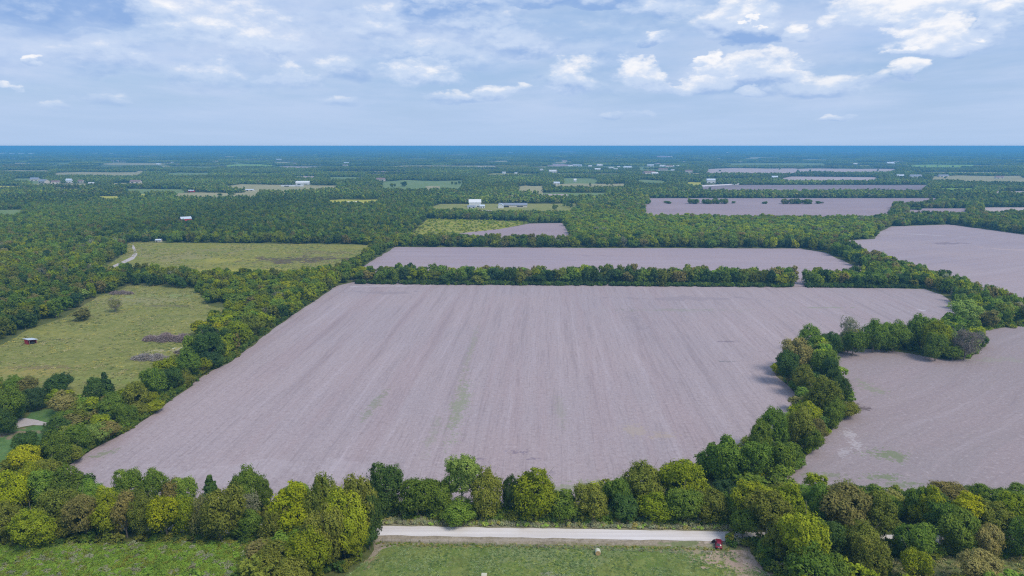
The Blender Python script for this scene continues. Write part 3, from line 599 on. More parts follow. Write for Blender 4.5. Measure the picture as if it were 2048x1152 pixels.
def trunk_mesh(name, H, Rr, seed, mat, nl=7, twigs=0, r0=.28):
    r = random.Random(seed); b = MB(); pts = [Vector((0, 0, -.2))]
    for k in range(1, 6): pts.append(Vector((r.uniform(-.3, .3)*k*.4, r.uniform(-.3, .3)*k*.4, H*.17*k)))
    rr = [r0*1.3, r0, r0*.85, r0*.65, r0*.42, r0*.18]
    for k in range(5): b.tube(pts[k], pts[k+1], rr[k], rr[k+1], 7)
    for k in range(nl):
        j = r.randint(1, 4); p = pts[j]; a = r.uniform(0, 6.28); L = Rr*r.uniform(.55, .9)
        q = p+Vector((math.cos(a)*L*.5, math.sin(a)*L*.5, L*.45)); e = q+Vector((math.cos(a)*L*.4, math.sin(a)*L*.4, L*.5))
        b.tube(p, q, rr[j]*.55, rr[j]*.34, 5); b.tube(q, e, rr[j]*.34, .03, 5)
        for t in range(twigs):
            s = p.lerp(q, r.uniform(.3, 1)) if r.random() < .4 else q.lerp(e, r.random())
            d = Vector((r.gauss(0, 1), r.gauss(0, 1), abs(r.gauss(.7, .6)))).normalized()*r.uniform(.2, .42)*Rr; m_ = s+d*.6
            b.tube(s, m_, .07, .045, 3); b.tube(m_, m_+d*.5+Vector((0, 0, .3)), .045, .02, 3); b.tube(m_, m_+Vector((r.gauss(0, 1), r.gauss(0, 1), 1)).normalized()*Rr*.18, .04, .015, 3)
    return b.mesh(name, mat)
NEARH, NEARR = 13.0, 6.0
NEAR = [crown_mesh('crown', NEARH, NEARR, 40, 44, 15, .28, 10+i, base=.10) for i in range(7)]
TALL = [crown_mesh('crown', 18, 5.2, 40, 40, 14, .28, 40+i, base=.30) for i in range(2)]
SPARSE = [crown_mesh('crown', NEARH, NEARR, 38, 26, 10, .24, 60+i, base=.15, sparse=.35) for i in range(2)]
CONE = [crown_mesh('crown', 12, 3.6, 26, 30, 12, .34, 70, base=.04, shape='cone')]
MID = [crown_mesh('crown', 11, 5.2, 24, 22, 8, .48, 80+i, base=.06) for i in range(5)]
LOW = [crown_mesh('crown', 11, 5.2, 12, 8, 3, 1.35, 90+i, base=.06) for i in range(4)]
BUSH = [crown_mesh('crown', 3.2, 2.2, 16, 18, 8, .19, 100+i, base=-.25) for i in range(3)]
TR = [trunk_mesh('trunk', NEARH, NEARR, i, M_bark) for i in range(3)]
TRT = [trunk_mesh('trunk', 17, 4.5, 20+i, simple('pale_bark', (.38, .34, .29), .95, .3, 3), 9, r0=.33) for i in range(2)]
TRM = [trunk_mesh('trunk', 10, 5, 30+i, M_bark, 4) for i in range(2)]
TRB = [trunk_mesh('trunk', 10.5, 7, 50+i, M_twig, 16, twigs=16, r0=.22) for i in range(2)]
print('near crown faces', len(NEAR[0].polygons), 'mid', len(MID[0].polygons), 'low', len(LOW[0].polygons), len(BUSH[0].polygons))
def patch_mesh(seed):
    r = np.random.default_rng(seed); Cs, Ns, Ls = [], [], []
    n = 130
    for i in range(n):
        c = np.array([r.uniform(-70, 70), r.uniform(-70, 70), 0]); Rr = r.uniform(4.5, 7); H = r.uniform(8, 12.5); k = 34; tl = r.uniform()
        d = r.normal(size=(k, 3)); d[:, 2] = np.abs(d[:, 2])*1.0; d /= np.linalg.norm(d, axis=1, keepdims=True)
        Cs.append(c+np.array([0, 0, H*.45])+d*np.array([Rr, Rr, H*.5])*r.uniform(.75, 1.05, (k, 1))); Ns.append(d+r.normal(size=(k, 3))*.3); Ls.append(np.clip(.6*tl+.4*r.uniform(0, 1, k), 0, 1))
    V, Fc, L = cards(np.concatenate(Cs), np.concatenate(Ns), np.full(n*34, 2.6), np.concatenate(Ls))
    return mesh_np('wood_patch', V, Fc, M_leaf, {'lv': L})
PATCH = [patch_mesh(200+i) for i in range(3)]

PAL = {'Y': (.34, .37, .016), 'y': (.26, .315, .022), 'G': (.150, .225, .034), 'g': (.19, .285, .042), 'D': (.090, .15, .036), 'O': (.195, .225, .038), 'B': (.235, .215, .065), 'P': (.27, .36, .080), 'T': (.30, .285, .095), 'E': (.068, .12, .044), 'X': (.25, .26, .16)}
NAMES = {'Y': 'bright yellow-green', 'y': 'yellowish green', 'G': 'mid green', 'g': 'light green', 'D': 'dark green', 'O': 'olive green', 'B': 'brownish', 'P': 'pale green', 'T': 'tan', 'E': 'blackish green', 'X': 'thin greyish'}
# prominent trees: foot x, foot y, top y, half width (all picture px), colour, form
HAND = [
 (775,1030,930,40,'D','n'),(835,1036,952,38,'G','n'),(880,1034,962,28,'G','n'),(924,1030,903,36,'P','t'),(975,1037,936,36,'O','n'),(1022,1028,950,20,'D','n'),(1070,1038,936,50,'y','n'),(1128,1042,978,34,'G','n'),(1185,1043,968,36,'O','n'),
 (1232,1022,952,28,'G','n'),(1290,1008,925,42,'O','n'),(1368,1008,917,44,'y','n'),(1312,1043,985,34,'y','n'),(1252,1042,992,30,'D','n'),(1362,1044,975,40,'G','n'),(1420,1046,982,36,'O','n'),(1448,1015,955,28,'E','n'),(1440,968,868,44,'G','n'),(1500,962,880,36,'G','n'),(1515,930,842,30,'G','n'),
 (1545,905,812,30,'G','n'),(1590,900,815,32,'O','n'),(1560,950,880,34,'g','n'),(1640,845,755,42,'O','n'),(1676,815,752,24,'D','n'),(1665,855,790,26,'G','n'),(1610,860,800,30,'y','n'),(1620,905,850,26,'G','n'),
 (1590,745,671,38,'T','n'),(1575,768,700,28,'D','n'),(1640,758,698,32,'G','n'),(1608,792,730,28,'O','n'),(1660,770,712,20,'D','n'),
 (1622,705,648,32,'g','n'),(1660,712,664,24,'D','n'),(1695,705,632,26,'X','s'),(1705,712,660,28,'G','n'),(1745,705,635,30,'G','n'),(1785,703,640,32,'G','n'),(1838,700,627,30,'G','n'),(1868,712,640,30,'y','n'),(1870,722,666,26,'G','n'),(1928,720,657,36,'X','b'),(1905,720,690,20,'g','n'),
 (1925,660,597,32,'P','t'),(1900,655,632,20,'O','n'),(1970,650,620,30,'G','n'),
 # yellow clump left of the road
 (590,1082,962,52,'Y','n'),(648,1075,940,34,'O','n'),(720,1080,950,40,'O','n'),(745,1084,985,22,'D','n'),(560,1095,1010,36,'O','n'),(690,1115,978,46,'y','n'),(660,1135,1010,40,'O','n'),(615,1165,1058,46,'y','n'),(715,1120,1030,26,'y','n'),(560,1165,1085,40,'O','n'),(590,1195,1118,40,'O','n'),
 (625,1120,1035,36,'O','n'),(740,1100,1050,16,'D','n'),
 # lower left woods
 (25,1045,945,34,'Y','n'),(65,1010,925,30,'y','n'),(100,1015,935,34,'g','n'),(145,1015,932,40,'G','n'),(185,1020,958,24,'g','n'),(265,1020,938,30,'G','n'),(310,1020,942,30,'G','n'),(345,1022,960,22,'B','n'),(375,1018,955,26,'g','n'),(425,1018,948,24,'D','c'),(500,1022,932,32,'G','n'),(530,1024,958,20,'G','n'),
 (20,1085,1000,34,'O','n'),(75,1098,1015,44,'y','n'),(110,1060,975,36,'O','n'),(175,1080,985,36,'B','n'),(150,1055,975,30,'O','n'),(225,1075,985,30,'y','n'),(255,1075,980,28,'B','n'),(290,1070,980,30,'O','n'),(335,1080,988,36,'Y','n'),(375,1075,990,28,'y','n'),(445,1085,976,46,'O','n'),(405,1080,990,24,'T','s'),(500,1040,985,24,'X','s'),(-10,1060,980,30,'y','n'),(215,1050,975,26,'y','n'),(475,1030,955,20,'D','n'),
 # right woods
 (1500,1062,960,40,'y','t'),(1485,1080,1015,30,'G','n'),(1530,1090,978,40,'O','t'),(1575,1060,965,44,'y','n'),(1630,1060,962,36,'G','n'),(1560,1120,1040,36,'O','n'),(1600,1150,1020,50,'y','n'),(1690,1075,972,48,'B','n'),(1755,1075,985,44,'O','n'),(1690,1020,958,34,'O','s'),(1740,1020,970,34,'G','n'),
 (1640,1120,1035,38,'D','n'),(1620,1185,1085,50,'G','n'),(1725,1130,1045,36,'O','n'),(1740,1175,1082,38,'O','n'),(1820,1120,1045,40,'g','n'),(1825,1170,1095,32,'y','n'),(1850,1062,970,30,'y','n'),(1830,1050,968,28,'G','n'),(1880,1085,1000,34,'G','t'),(1925,1080,985,34,'Y','t'),(1915,1110,1020,36,'G','n'),
 (1975,1090,1000,34,'O','t'),(2020,1085,990,34,'y','t'),(1900,1020,968,36,'B','n'),(1960,1018,966,36,'G','n'),(2030,1020,968,36,'G','n'),(1975,1120,1050,26,'T','n'),(2040,1120,1035,30,'G','n'),(1960,1178,1105,42,'T','n'),(1560,1020,962,30,'O','n'),(1620,1010,975,24,'g','n'),(1660,1190,1110,34,'G','n'),(2060,1070,990,30,'G','n'),(1780,1040,990,24,'g','n'),(1530,1115,1075,22,'G','n'),
 # left strip and yard
 (125,785,745,22,'E','n'),(112,800,752,24,'D','n'),(200,810,752,24,'D','n'),(215,805,742,18,'E','c'),(35,790,750,22,'G','n'),(55,800,755,20,'B','n'),(20,850,770,30,'G','n'),(75,820,775,22,'E','n'),(130,830,780,26,'T','n'),(110,815,778,18,'y','n'),(235,835,785,34,'G','n'),(150,830,800,18,'O','n'),(55,905,865,26,'D','n'),(95,895,868,12,'D','n'),
 (60,950,890,32,'Y','n'),(120,930,860,32,'G','n'),(150,905,850,30,'G','n'),(205,870,832,26,'y','n'),(115,870,832,24,'D','n'),(100,965,915,26,'O','n'),(30,840,800,24,'D','n'),(10,870,815,24,'D','n'),(148,925,888,22,'O','n'),(258,850,812,22,'G','n'),
 # left hedgerow
 (275,825,760,26,'O','n'),(310,795,732,28,'G','n'),(345,780,735,24,'D','n'),(330,770,715,26,'y','n'),(375,760,700,28,'G','n'),(420,730,662,36,'D','n'),(385,730,690,22,'g','n'),(450,705,655,26,'D','n'),(480,690,640,24,'y','n'),(500,675,628,26,'O','n'),(405,672,640,22,'Y','n'),
 (165,641,617,17,'B','n'),(232,624,596,17,'T','b'),
 # small hedge between the pastures
 (307,572,545,15,'D','n'),(345,573,547,17,'G','n'),(362,576,552,12,'D','n'),(276,570,546,10,'D','n'),
]
trees = []   # x, y, height, radius, tint key, form
for (bx, by, ty, hw, k, f) in HAND:
    if bx > 1500 and by < 970: hw *= .86
    x, y = G(bx, by); h = ht(by, ty); dep = float(y)*math.cos(PITCH)+CAM_H*math.sin(PITCH)
    trees.append([float(x), float(y), h*.97, hw*dep/F, k, f, 1])
# the row of trees across the middle
x = 722
while x < 1850:
    if not (1583 < x < 1610) and not (930 < x < 938) and not (1258 < x < 1266):
        by = 564+ (x-700)*.0075; hh = rng.uniform(9.5, 14) if rng.random() > .12 else 7
        X, Y = G(x, by+rng.uniform(-3, 3)); trees.append([float(X), float(Y), hh, rng.uniform(4.6, 6.8), rng.choice(list('DDGGGOOEByg')), 'n', 1])
    x += rng.uniform(15, 21)
HT = np.array([(t[0], t[1]) for t in trees])
# everything that is not open land is wooded
def scatter(y0, y1, sp):
    hw = (y1*.80+40)
    xs = np.arange(-hw, hw, sp); ys = np.arange(y0, y1, sp); X, Y = np.meshgrid(xs, ys)
    X = X.ravel()+rng.uniform(-.42, .42, X.size)*sp; Y = Y.ravel()+rng.uniform(-.42, .42, Y.size)*sp
    k = np.abs(X) < (Y*.80+45); return X[k], Y[k]
def free(X, Y, margin=0):
    px, py = P(X, Y); ok = np.ones(len(X), bool)
    pts = [(px, py)]
    if margin: pts += [P(X+margin, Y), P(X-margin, Y), P(X, Y-margin), P(X, Y+margin)]
    for poly in OPEN:
        for a_, b_ in pts: ok &= ~inside(a_, b_, poly)
    return ok, px, py
def vnoise(X, Y, s, seed):
    r = np.random.default_rng(seed); g_ = r.uniform(0, 1, (256, 256)); x = X/s+500; y = Y/s+500; i = np.floor(x).astype(int); j = np.floor(y).astype(int); fx = x-i; fy = y-j
    fx = fx*fx*(3-2*fx); fy = fy*fy*(3-2*fy); a = g_[i % 256, j % 256]; b = g_[(i+1) % 256, j % 256]; c_ = g_[i % 256, (j+1) % 256]; d = g_[(i+1) % 256, (j+1) % 256]
    return (a*(1-fx)+b*fx)*(1-fy)+(c_*(1-fx)+d*fx)*fy
PK = list('YyGgDOBPTEX'); PALA = np.array([PAL[k] for k in PK])
def pick_tints(X, Y, px, py):
    n = len(X); base_w = np.tile(np.array([.02, .15, .25, .14, .11, .21, .06, .01, .02, .02, .01]), (n, 1))
    near = (py > 930); base_w[near] = [.04, .24, .22, .16, .06, .20, .04, .01, .01, .01, .01]
    rw = (py > 425) & (py < 500) & (px > 1130) & (px < 1750) & ~((py > 484)); base_w[rw] = [.02, .34, .16, .30, .02, .12, .02, .0, .0, .01, .01]
    mw = (py > 520) & (py < 700) & (px > 380) & (px < 740); base_w[mw] = [.05, .30, .20, .22, .05, .14, .02, 0, 0, .01, .01]
    pin = (py > 395) & (py < 478) & (px < 860); base_w[pin] = [0, .08, .40, .14, .17, .16, .02, 0, 0, .03, 0]
    v = vnoise(X, Y, 60, 5)[:, None]; mod = np.where(v > .55, [.6, .7, .8, .8, 1.7, .8, 1, 1, 1, 1.6, 1], np.where(v < .4, [1.8, 1.6, 1, 1.2, .5, 1.2, 1.2, 1, 1, .4, 1], 1.0))
    w = base_w*mod; w /= w.sum(1, keepdims=True); cum = w.cumsum(1); ki = (rng.uniform(size=(n, 1)) > cum).sum(1).clip(0, len(PK)-1)
    return ki, pin, rw, mw
stuff = []      # lod, x, y, sx, sz, rot, tint index
def add_scatter(y0, y1, sp, lod):
    X, Y = scatter(y0, y1, sp); ok, px, py = free(X, Y, 0 if y0 < 300 or y0 > 1000 else 2.2); X, Y, px, py = X[ok], Y[ok], px[ok], py[ok]
    if y0 < 500:
        d = np.full(len(X), 1e9)
        for hx, hy in HT: d = np.minimum(d, np.hypot(X-hx, Y-hy))
        k = d > 5.0; X, Y, px, py = X[k], Y[k], px[k], py[k]
    ki, pin, rw, mw = pick_tints(X, Y, px, py)
    R_ = rng.uniform(3.6, 5.6, len(X))*(sp/7.0)**.6; H_ = rng.uniform(7.5, 12.5, len(X))*(.85+.3*vnoise(X, Y, 90, 9))
    H_ = np.where(rw, H_*.82, H_); H_ = np.where(pin, H_*.95, H_); R_ = np.where(pin, R_*.72, R_); H_ = np.where(mw, H_*.9, H_)
    if y0 < 300: H_ = np.minimum(H_, np.where(py < 1032, rng.uniform(4.5, 8.2, len(X)), rng.uniform(6, 10.5, len(X))))
    for a in zip(X, Y, H_, R_, ki, px, py): stuff.append((lod,)+a)
add_scatter(118, 330, 7.0, 0)
add_scatter(330, 700, 7.2, 1)
add_scatter(700, 1300, 7.4, 1)
add_scatter(1300, 3400, 10.0, 2)
print('scattered', len(stuff))
# the 300 trees that show largest stand as trees of their own; of the scattered ones those at the rim of a wood, nearest first
N_IND = 298
sa = np.array([(s[1], s[2], s[3], s[4], s[5], s[6], s[7], s[0]) for s in stuff])
inframe = (sa[:, 5] > -15) & (sa[:, 5] < 2063) & (sa[:, 6] < 1190)
ok_front, _, _ = free(sa[:, 0]*(1-11/sa[:, 1]), sa[:, 1]-11)
cand = np.where(inframe & (sa[:, 7] < 2) & ~ok_front)[0]
need = N_IND-len(trees)
cand = cand[np.argsort(sa[cand, 1])][:need]
chosen = np.zeros(len(sa), bool); chosen[cand] = True
for i in cand: trees.append([sa[i, 0], sa[i, 1], sa[i, 2], sa[i, 3], PK[int(sa[i, 4])], 'n', 0])
print('individual trees', len(trees), 'furthest', sa[cand, 1].max() if len(cand) else None)

def zone(px, py):
    if py > 1092 and px > 1440 or (py > 1058 and px > 1455): return 'south of the road beyond the car'
    if py > 1058 and px > 490: return 'in the clump left of the road'
    if py > 1030 and px <= 490: return 'in the front rank at lower left'
    if py > 985 and px <= 560: return 'in the back rank at lower left'
    if py > 985 and px < 1455: return 'behind the gravel road'
    if py > 985: return 'behind the right end of the road'
    if py > 825 and px > 1350: return 'on the lower bend of the creek'
    if py > 726 and px > 1500: return 'on the middle bend of the creek'
    if py > 628 and px > 1500: return 'along the top bend of the creek'
    if py > 575 and px > 1800: return 'in the strip behind the pale tree'
    if py > 760 and px < 200 or (py > 840 and px < 90): return 'around the yard at far left'
    if py > 735 and px < 420: return 'in the hedgerow\'s near half'
    if py > 590 and px < 700 and px > 382: return 'in the hedgerow\'s far half'
    if px < 250 and py > 600 and inside(np.array([px]), np.array([py]), P_pastL)[0]: return 'alone in the left pasture'
    if px < 390 and py > 560 and px > 262: return 'in the short hedge'
    if px < 262: return 'at the woods edge past the pasture'
    if py > 555 and px < 1600 and px > 700: return 'in the straight middle hedge'
    if py > 555 and px >= 1600: return 'in the hedge right of the gap'
    return 'at the rim of the middle woods'
info = []
for t in trees:
    px, py = P(t[0], t[1]); sz = 'tall' if t[2] > 14 else ('small' if t[2] < 7 else ''); info.append((zone(float(px), float(py)), NAMES[t[4]], sz, float(px)))
labels = [None]*len(trees); buckets = {}
for i, (z, c_, s_, px) in enumerate(info): buckets.setdefault((z, c_, s_), []).append((px, i))
for (z, c_, s_), L in buckets.items():
    L.sort(); adj = (s_+' '+c_).strip()
    for k, (px, i) in enumerate(L): labels[i] = f'the only {adj} tree {z}' if len(L) == 1 else f'{ordinal(k+1)} {adj} tree from the left {z}'
for i, t in enumerate(trees):
    if t[4] == 'P' and t[5] == 't': labels[i] = 'tall pale green tree with open crown standing behind the gravel road' if t[1] < 250 else 'pale green tree towering at the creek strip\'s right end'
    if t[5] == 'b': labels[i] = 'bare grey domed tree at the right tip of the creek thicket' if t[0] > 0 else 'thin half bare tree standing in the left pasture'
    if t[5] == 'c': labels[i] = 'dark cone-shaped evergreen ' + ('beside the yard above the hedgerow' if P(t[0], t[1])[1] < 900 else 'poking up against the stubble at lower left')
for i, (x, y, h, r_, k, f, hand) in enumerate(trees):
    r1 = random.Random(i*17+3)
    d = math.hypot(x, y)
    if f == 't': cm, H0, R0, tm = TALL[i % 2], 18, 5.2, TRT[i % 2]
    elif f == 's': cm, H0, R0, tm = SPARSE[i % 2], NEARH, NEARR, TR[i % 3]
    elif f == 'c': cm, H0, R0, tm = CONE[0], 12, 3.6, TRM[0]
    elif f == 'b': cm, H0, R0, tm = SPARSE[i % 2], NEARH, NEARR, TRB[i % 2]
    elif d < 430: cm, H0, R0, tm = NEAR[r1.randrange(7)], NEARH, NEARR, TR[r1.randrange(3)]
    else: cm, H0, R0, tm = MID[r1.randrange(5)], 11, 5.2, TRM[r1.randrange(2)]
    e = empty('tree', (x, y, 0), r1.uniform(0, 6.28), (r_/R0, r_/R0*r1.uniform(.9, 1.1), h/H0))
    nm = {'c': 'evergreen_tree', 'b': 'bare_tree'}.get(f, 'tree'); e.name = nm
    if hand and py is not None: pass
    tag(e, labels[i], 'tree', 'trees standing around the fields')
    t_ = PAL[k]; j = r1.uniform(.95, 1.30); g2 = r1.uniform(.92, 1.08)
    tr = link('trunk', tm, e)
    if f == 'b' and x > 0: t_ = (.20, .17, .14)
    cr = link('crown', cm, e); cr['tint'] = [t_[0]*j*g2, t_[1]*j, t_[2]*j]
    if f == 'b': cr.scale = (.97, .97, .97)

# ------------------------------------------------------------------ woods seen only as a mass: one object
def proto(me):
    o = bpy.data.objects.new('wood_source', me); return o
def gn_scatter(name, groups, label=None):
    """groups: list of (mesh list, array x,y,z,sx,sy,sz,rot,idx,r,g,b)"""
    allp = np.concatenate([g_[1] for g_ in groups]); lod = np.concatenate([np.full(len(g_[1]), i) for i, g_ in enumerate(groups)])
    me = bpy.data.meshes.new(name); me.vertices.add(len(allp)); me.vertices.foreach_set('co', allp[:, 0:3].astype(np.float32).ravel())
    def at(n, t, key, data): a = me.attributes.new(n, t, 'POINT'); a.data.foreach_set(key, data.ravel())
    at('siz', 'FLOAT_VECTOR', 'vector', allp[:, 3:6].astype(np.float32)); r3 = np.zeros((len(allp), 3), np.float32); r3[:, 2] = allp[:, 6]; at('turn', 'FLOAT_VECTOR', 'vector', r3)
    at('pick', 'INT', 'value', allp[:, 7].astype(np.int32)); at('lod', 'INT', 'value', lod.astype(np.int32))
    at('tint', 'FLOAT_VECTOR', 'vector', allp[:, 8:11].astype(np.float32))
    ng = bpy.data.node_groups.new(name, 'GeometryNodeTree'); ng.interface.new_socket('Geometry', in_out='INPUT', socket_type='NodeSocketGeometry'); ng.interface.new_socket('Geometry', in_out='OUTPUT', socket_type='NodeSocketGeometry')
    gi = ng.nodes.new('NodeGroupInput'); go = ng.nodes.new('NodeGroupOutput'); J = ng.nodes.new('GeometryNodeJoinGeometry'); L = ng.links.new
    def named(n, t): a = ng.nodes.new('GeometryNodeInputNamedAttribute'); a.data_type = t; a.inputs[0].default_value = n; return a.outputs[0]
    for li, (meshes, _) in enumerate(groups):
        jj = ng.nodes.new('GeometryNodeJoinGeometry')
        for me_ in meshes:
            oi = ng.nodes.new('GeometryNodeObjectInfo'); oi.inputs['Object'].default_value = proto(me_); oi.inputs['As Instance'].default_value = True; L(oi.outputs['Geometry'], jj.inputs[0])
        cmpn = ng.nodes.new('FunctionNodeCompare'); cmpn.data_type = 'INT'; cmpn.operation = 'EQUAL'; L(named('lod', 'INT'), cmpn.inputs[2]); cmpn.inputs[3].default_value = li
        ip = ng.nodes.new('GeometryNodeInstanceOnPoints'); L(gi.outputs[0], ip.inputs['Points']); L(cmpn.outputs[0], ip.inputs['Selection']); L(jj.outputs[0], ip.inputs['Instance'])
        ip.inputs['Pick Instance'].default_value = True; L(named('pick', 'INT'), ip.inputs['Instance Index']); L(named('turn', 'FLOAT_VECTOR'), ip.inputs['Rotation']); L(named('siz', 'FLOAT_VECTOR'), ip.inputs['Scale'])
        L(ip.outputs[0], J.inputs[0])
    L(J.outputs[0], go.inputs[0])
    o = link(name, me); md = o.modifiers.new('scatter', 'NODES'); md.node_group = ng
    return tag(o, label, kind='stuff')
def pack(X, Y, R_, H_, ki, R0, H0, nm, jit=.15, gain=1.0):
    n = len(X); A = np.zeros((n, 11)); A[:, 0] = X; A[:, 1] = Y; A[:, 3] = R_/R0; A[:, 4] = R_/R0; A[:, 5] = H_/H0; A[:, 6] = rng.uniform(0, 6.28, n); A[:, 7] = rng.integers(0, nm, n)
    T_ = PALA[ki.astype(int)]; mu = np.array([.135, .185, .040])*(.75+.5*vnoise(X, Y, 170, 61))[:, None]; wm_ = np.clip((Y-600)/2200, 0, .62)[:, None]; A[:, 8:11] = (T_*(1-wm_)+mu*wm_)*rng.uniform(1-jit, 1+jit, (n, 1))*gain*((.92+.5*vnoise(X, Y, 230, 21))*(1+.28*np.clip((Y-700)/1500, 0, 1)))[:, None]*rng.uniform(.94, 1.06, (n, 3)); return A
rest = sa[~chosen]
def sel(l): m_ = rest[:, 7] == l; return rest[m_]
def far_patches():
    out = []
    y = 3300
    while y < 21000:
        sp = max(115, y*.018); n = int((y*.82)/sp)+1
        for i in range(-n, n+1):
            out.append((i*sp+rng.uniform(-.4, .4)*sp, y+rng.uniform(-.4, .4)*sp, sp/115*1.12))
        y += sp
    a = np.array(out); ok, px, py = free(a[:, 0], a[:, 1]); 
    # a patch is wide: test its near and far rim as well
    for dy in (-60, 60): ok &= free(a[:, 0], a[:, 1]+dy)[0]
    v = vnoise(a[:, 0], a[:, 1]*.35, 260, 3); ok &= (v < .80) | (a[:, 1] > 9000)
    a = a[ok]; n = len(a); A = np.zeros((n, 11)); A[:, :2] = a[:, :2]; A[:, 3] = A[:, 4] = a[:, 2]; A[:, 5] = rng.uniform(.8, 1.25, n); A[:, 6] = rng.uniform(0, 6.28, n); A[:, 7] = rng.integers(0, 3, n)
    ki = rng.choice(len(PK), n, p=np.array([0, .08, .35, .08, .30, .12, .04, 0, 0, .03, 0])); A[:, 8:11] = (PALA[ki]*.5+np.array([.145, .19, .05])*.5)*rng.uniform(1.0, 1.6, (n, 1)); return A
n0, n1, n2 = sel(0), sel(1), sel(2)
FP = far_patches(); print('patches', len(FP), 'rest', len(n0), len(n1), len(n2))
gn_scatter('woods', [
    (MID, pack(n0[:, 0], n0[:, 1], n0[:, 3], n0[:, 2], n0[:, 4], 5.2, 11, 5)),
    (MID, pack(n1[:, 0], n1[:, 1], n1[:, 3], n1[:, 2], n1[:, 4], 5.2, 11, 5)),
    (LOW, pack(n2[:, 0], n2[:, 1], n2[:, 3]*1.0, n2[:, 2], n2[:, 4], 5.2, 11, 4)),
    (PATCH, FP)], 'green woods filling the land between the fields to the horizon')
# low growth: brush under the trees, roadside weeds, the thicket at lower left
def poly_pts(poly, n, z=0):
    W_ = np.array([list(map(float, G(*p))) for p in poly]); lo, hi = W_.min(0), W_.max(0)
    p = rng.uniform(lo, hi, (n*6, 2)); k = inside(p[:, 0], p[:, 1], W_); return p[k][:n]
def bushes(pts, r, h, keys, gain=1.0):
    n = len(pts); ki = np.array([PK.index(k) for k in rng.choice(list(keys), n)]) if n else np.zeros(0)
    return pack(pts[:, 0], pts[:, 1], rng.uniform(*r, n), rng.uniform(*h, n), ki, 2.2, 3.2, 3, gain=gain)
edge = []
rim = rest[(rest[:, 1] < 420)]
ud = []
ud.append(bushes(poly_pts([(700,1020),(1460,1028),(1460,1050),(745,1039)], 480), (1.2, 2.4), (1.6, 3.6), 'DGGOOEXg'))
ud.append(bushes(poly_pts([(-60,1005),(560,1010),(560,1092),(-60,1098)], 260), (1.3, 2.4), (1.5, 3.5), 'DGOO'))
ud.append(bushes(poly_pts([(1455,1085),(1740,1085),(1760,1180),(1580,1180),(1500,1110)], 200), (1.3, 2.4), (1.5, 3.5), 'DGOOX'))
ud.append(bushes(poly_pts([(1760,1085),(2100,1090),(2100,1116),(1760,1116)], 140), (1.0, 2.0), (1.0, 2.5), 'DGOO'))
ud.append(bushes(poly_pts([(1460,1040),(1600,980),(2100,1010),(2100,1050),(1460,1045)], 260), (1.3, 2.4), (1.5, 3.5), 'DGOO'))
ud.append(bushes(poly_pts([(500,1070),(752,1072),(745,1095),(690,1150),(600,1200),(500,1200)], 160), (1.3, 2.2), (1.5, 3.2), 'DGOO'))
ud.append(bushes(poly_pts([(1560,740),(1610,708),(1700,684),(1870,676),(1960,664),(1972,690),(1941,716),(1870,715),(1822,704),(1727,696),(1672,706),(1670,745),(1698,805),(1696,830),(1620,905),(1556,970),(1400,955),(1530,888),(1604,808)], 800), (1.1, 2.2), (1.6, 3.6), 'GGGgyO'))
ud.append(bushes(poly_pts([(1900,640),(2100,590),(2100,650),(1960,662)], 160), (1.4, 2.8), (1.6, 3.4), 'GgyO'))
for x0, x1 in ((712, 1584), (1612, 1850)):
    n = int((x1-x0)*.55); xs = rng.uniform(x0, x1, n); X, Y = G(xs, 567.5+(xs-700)*.0075+rng.uniform(-2, 0.5, n)); ud.append(bushes(np.stack([X, Y], 1), (1.8, 3.0), (2.0, 3.6), 'DEDG'))
hl_ = [(673,570),(642,591),(559,647),(465,720),(417,743),(333,805),(261,857),(190,893),(126,936),(75,970)]
for a, b in zip(hl_[:-1], hl_[1:]):
    n = int(math.hypot(b[0]-a[0], b[1]-a[1])*.6); t = rng.uniform(0, 1, n); X, Y = G(a[0]+(b[0]-a[0])*t-rng.uniform(2, 12, n), a[1]+(b[1]-a[1])*t); ud.append(bushes(np.stack([X, Y], 1), (1.4, 2.6), (1.8, 3.4), 'DGGO'))
gn_scatter('undergrowth', [(BUSH, np.concatenate(ud))], 'bushes and low growth under the tree lines')
th = bushes(poly_pts([(-120,1102),(0,1094),(250,1094),(420,1090),(508,1094),(512,1120),(500,1190),(-120,1200)], 3600), (.7, 1.7), (.7, 1.7), 'gOgGgX', 1.25)
tp = P(th[:, 0], th[:, 1]); gn_scatter('thicket_vegetation', [(BUSH, th)], 'dense grey-green brush thicket filling the lower left corner')
xs = rng.uniform(740, 1470, 1900); X, Y = G(xs, 1050+(xs-754)*.0172-2-rng.uniform(0, 15, 1900)); wv_ = bushes(np.stack([X, Y], 1), (.35, .9), (.4, 1.3), 'XXXTXP', 1.45)
xs = rng.uniform(750, 1460, 500); X, Y = G(xs, 1088+(xs-754)*.017+rng.normal(0, 2.5, 500)); wv2 = bushes(np.stack([X, Y], 1), (.2, .45), (.15, .4), 'TTOXG', 1.2)
gn_scatter('weeds', [(BUSH, np.concatenate([wv_, wv2]))], 'grey-green roadside weeds along the gravel road')
xs = poly_pts(P_yel, 500)
def tuft(seed):
    r = np.random.default_rng(seed); n = 26; C = np.stack([r.uniform(-.5, .5, n), r.uniform(-.5, .5, n), r.uniform(.02, .45, n)], 1); Nn = r.normal(size=(n, 3)); Nn[:, 2] += .5
    V, Fc, L = cards(C, Nn, r.uniform(.10, .22, n), r.uniform(0, 1, n)); return mesh_np('grass_tuft', V, Fc, M_leaf, {'lv': L})
TUFT = [tuft(i) for i in range(4)]
TG = np.array([(.16, .19, .07), (.24, .24, .10), (.30, .28, .14), (.13, .16, .06), (.33, .30, .08), (.22, .25, .09)])*1.65
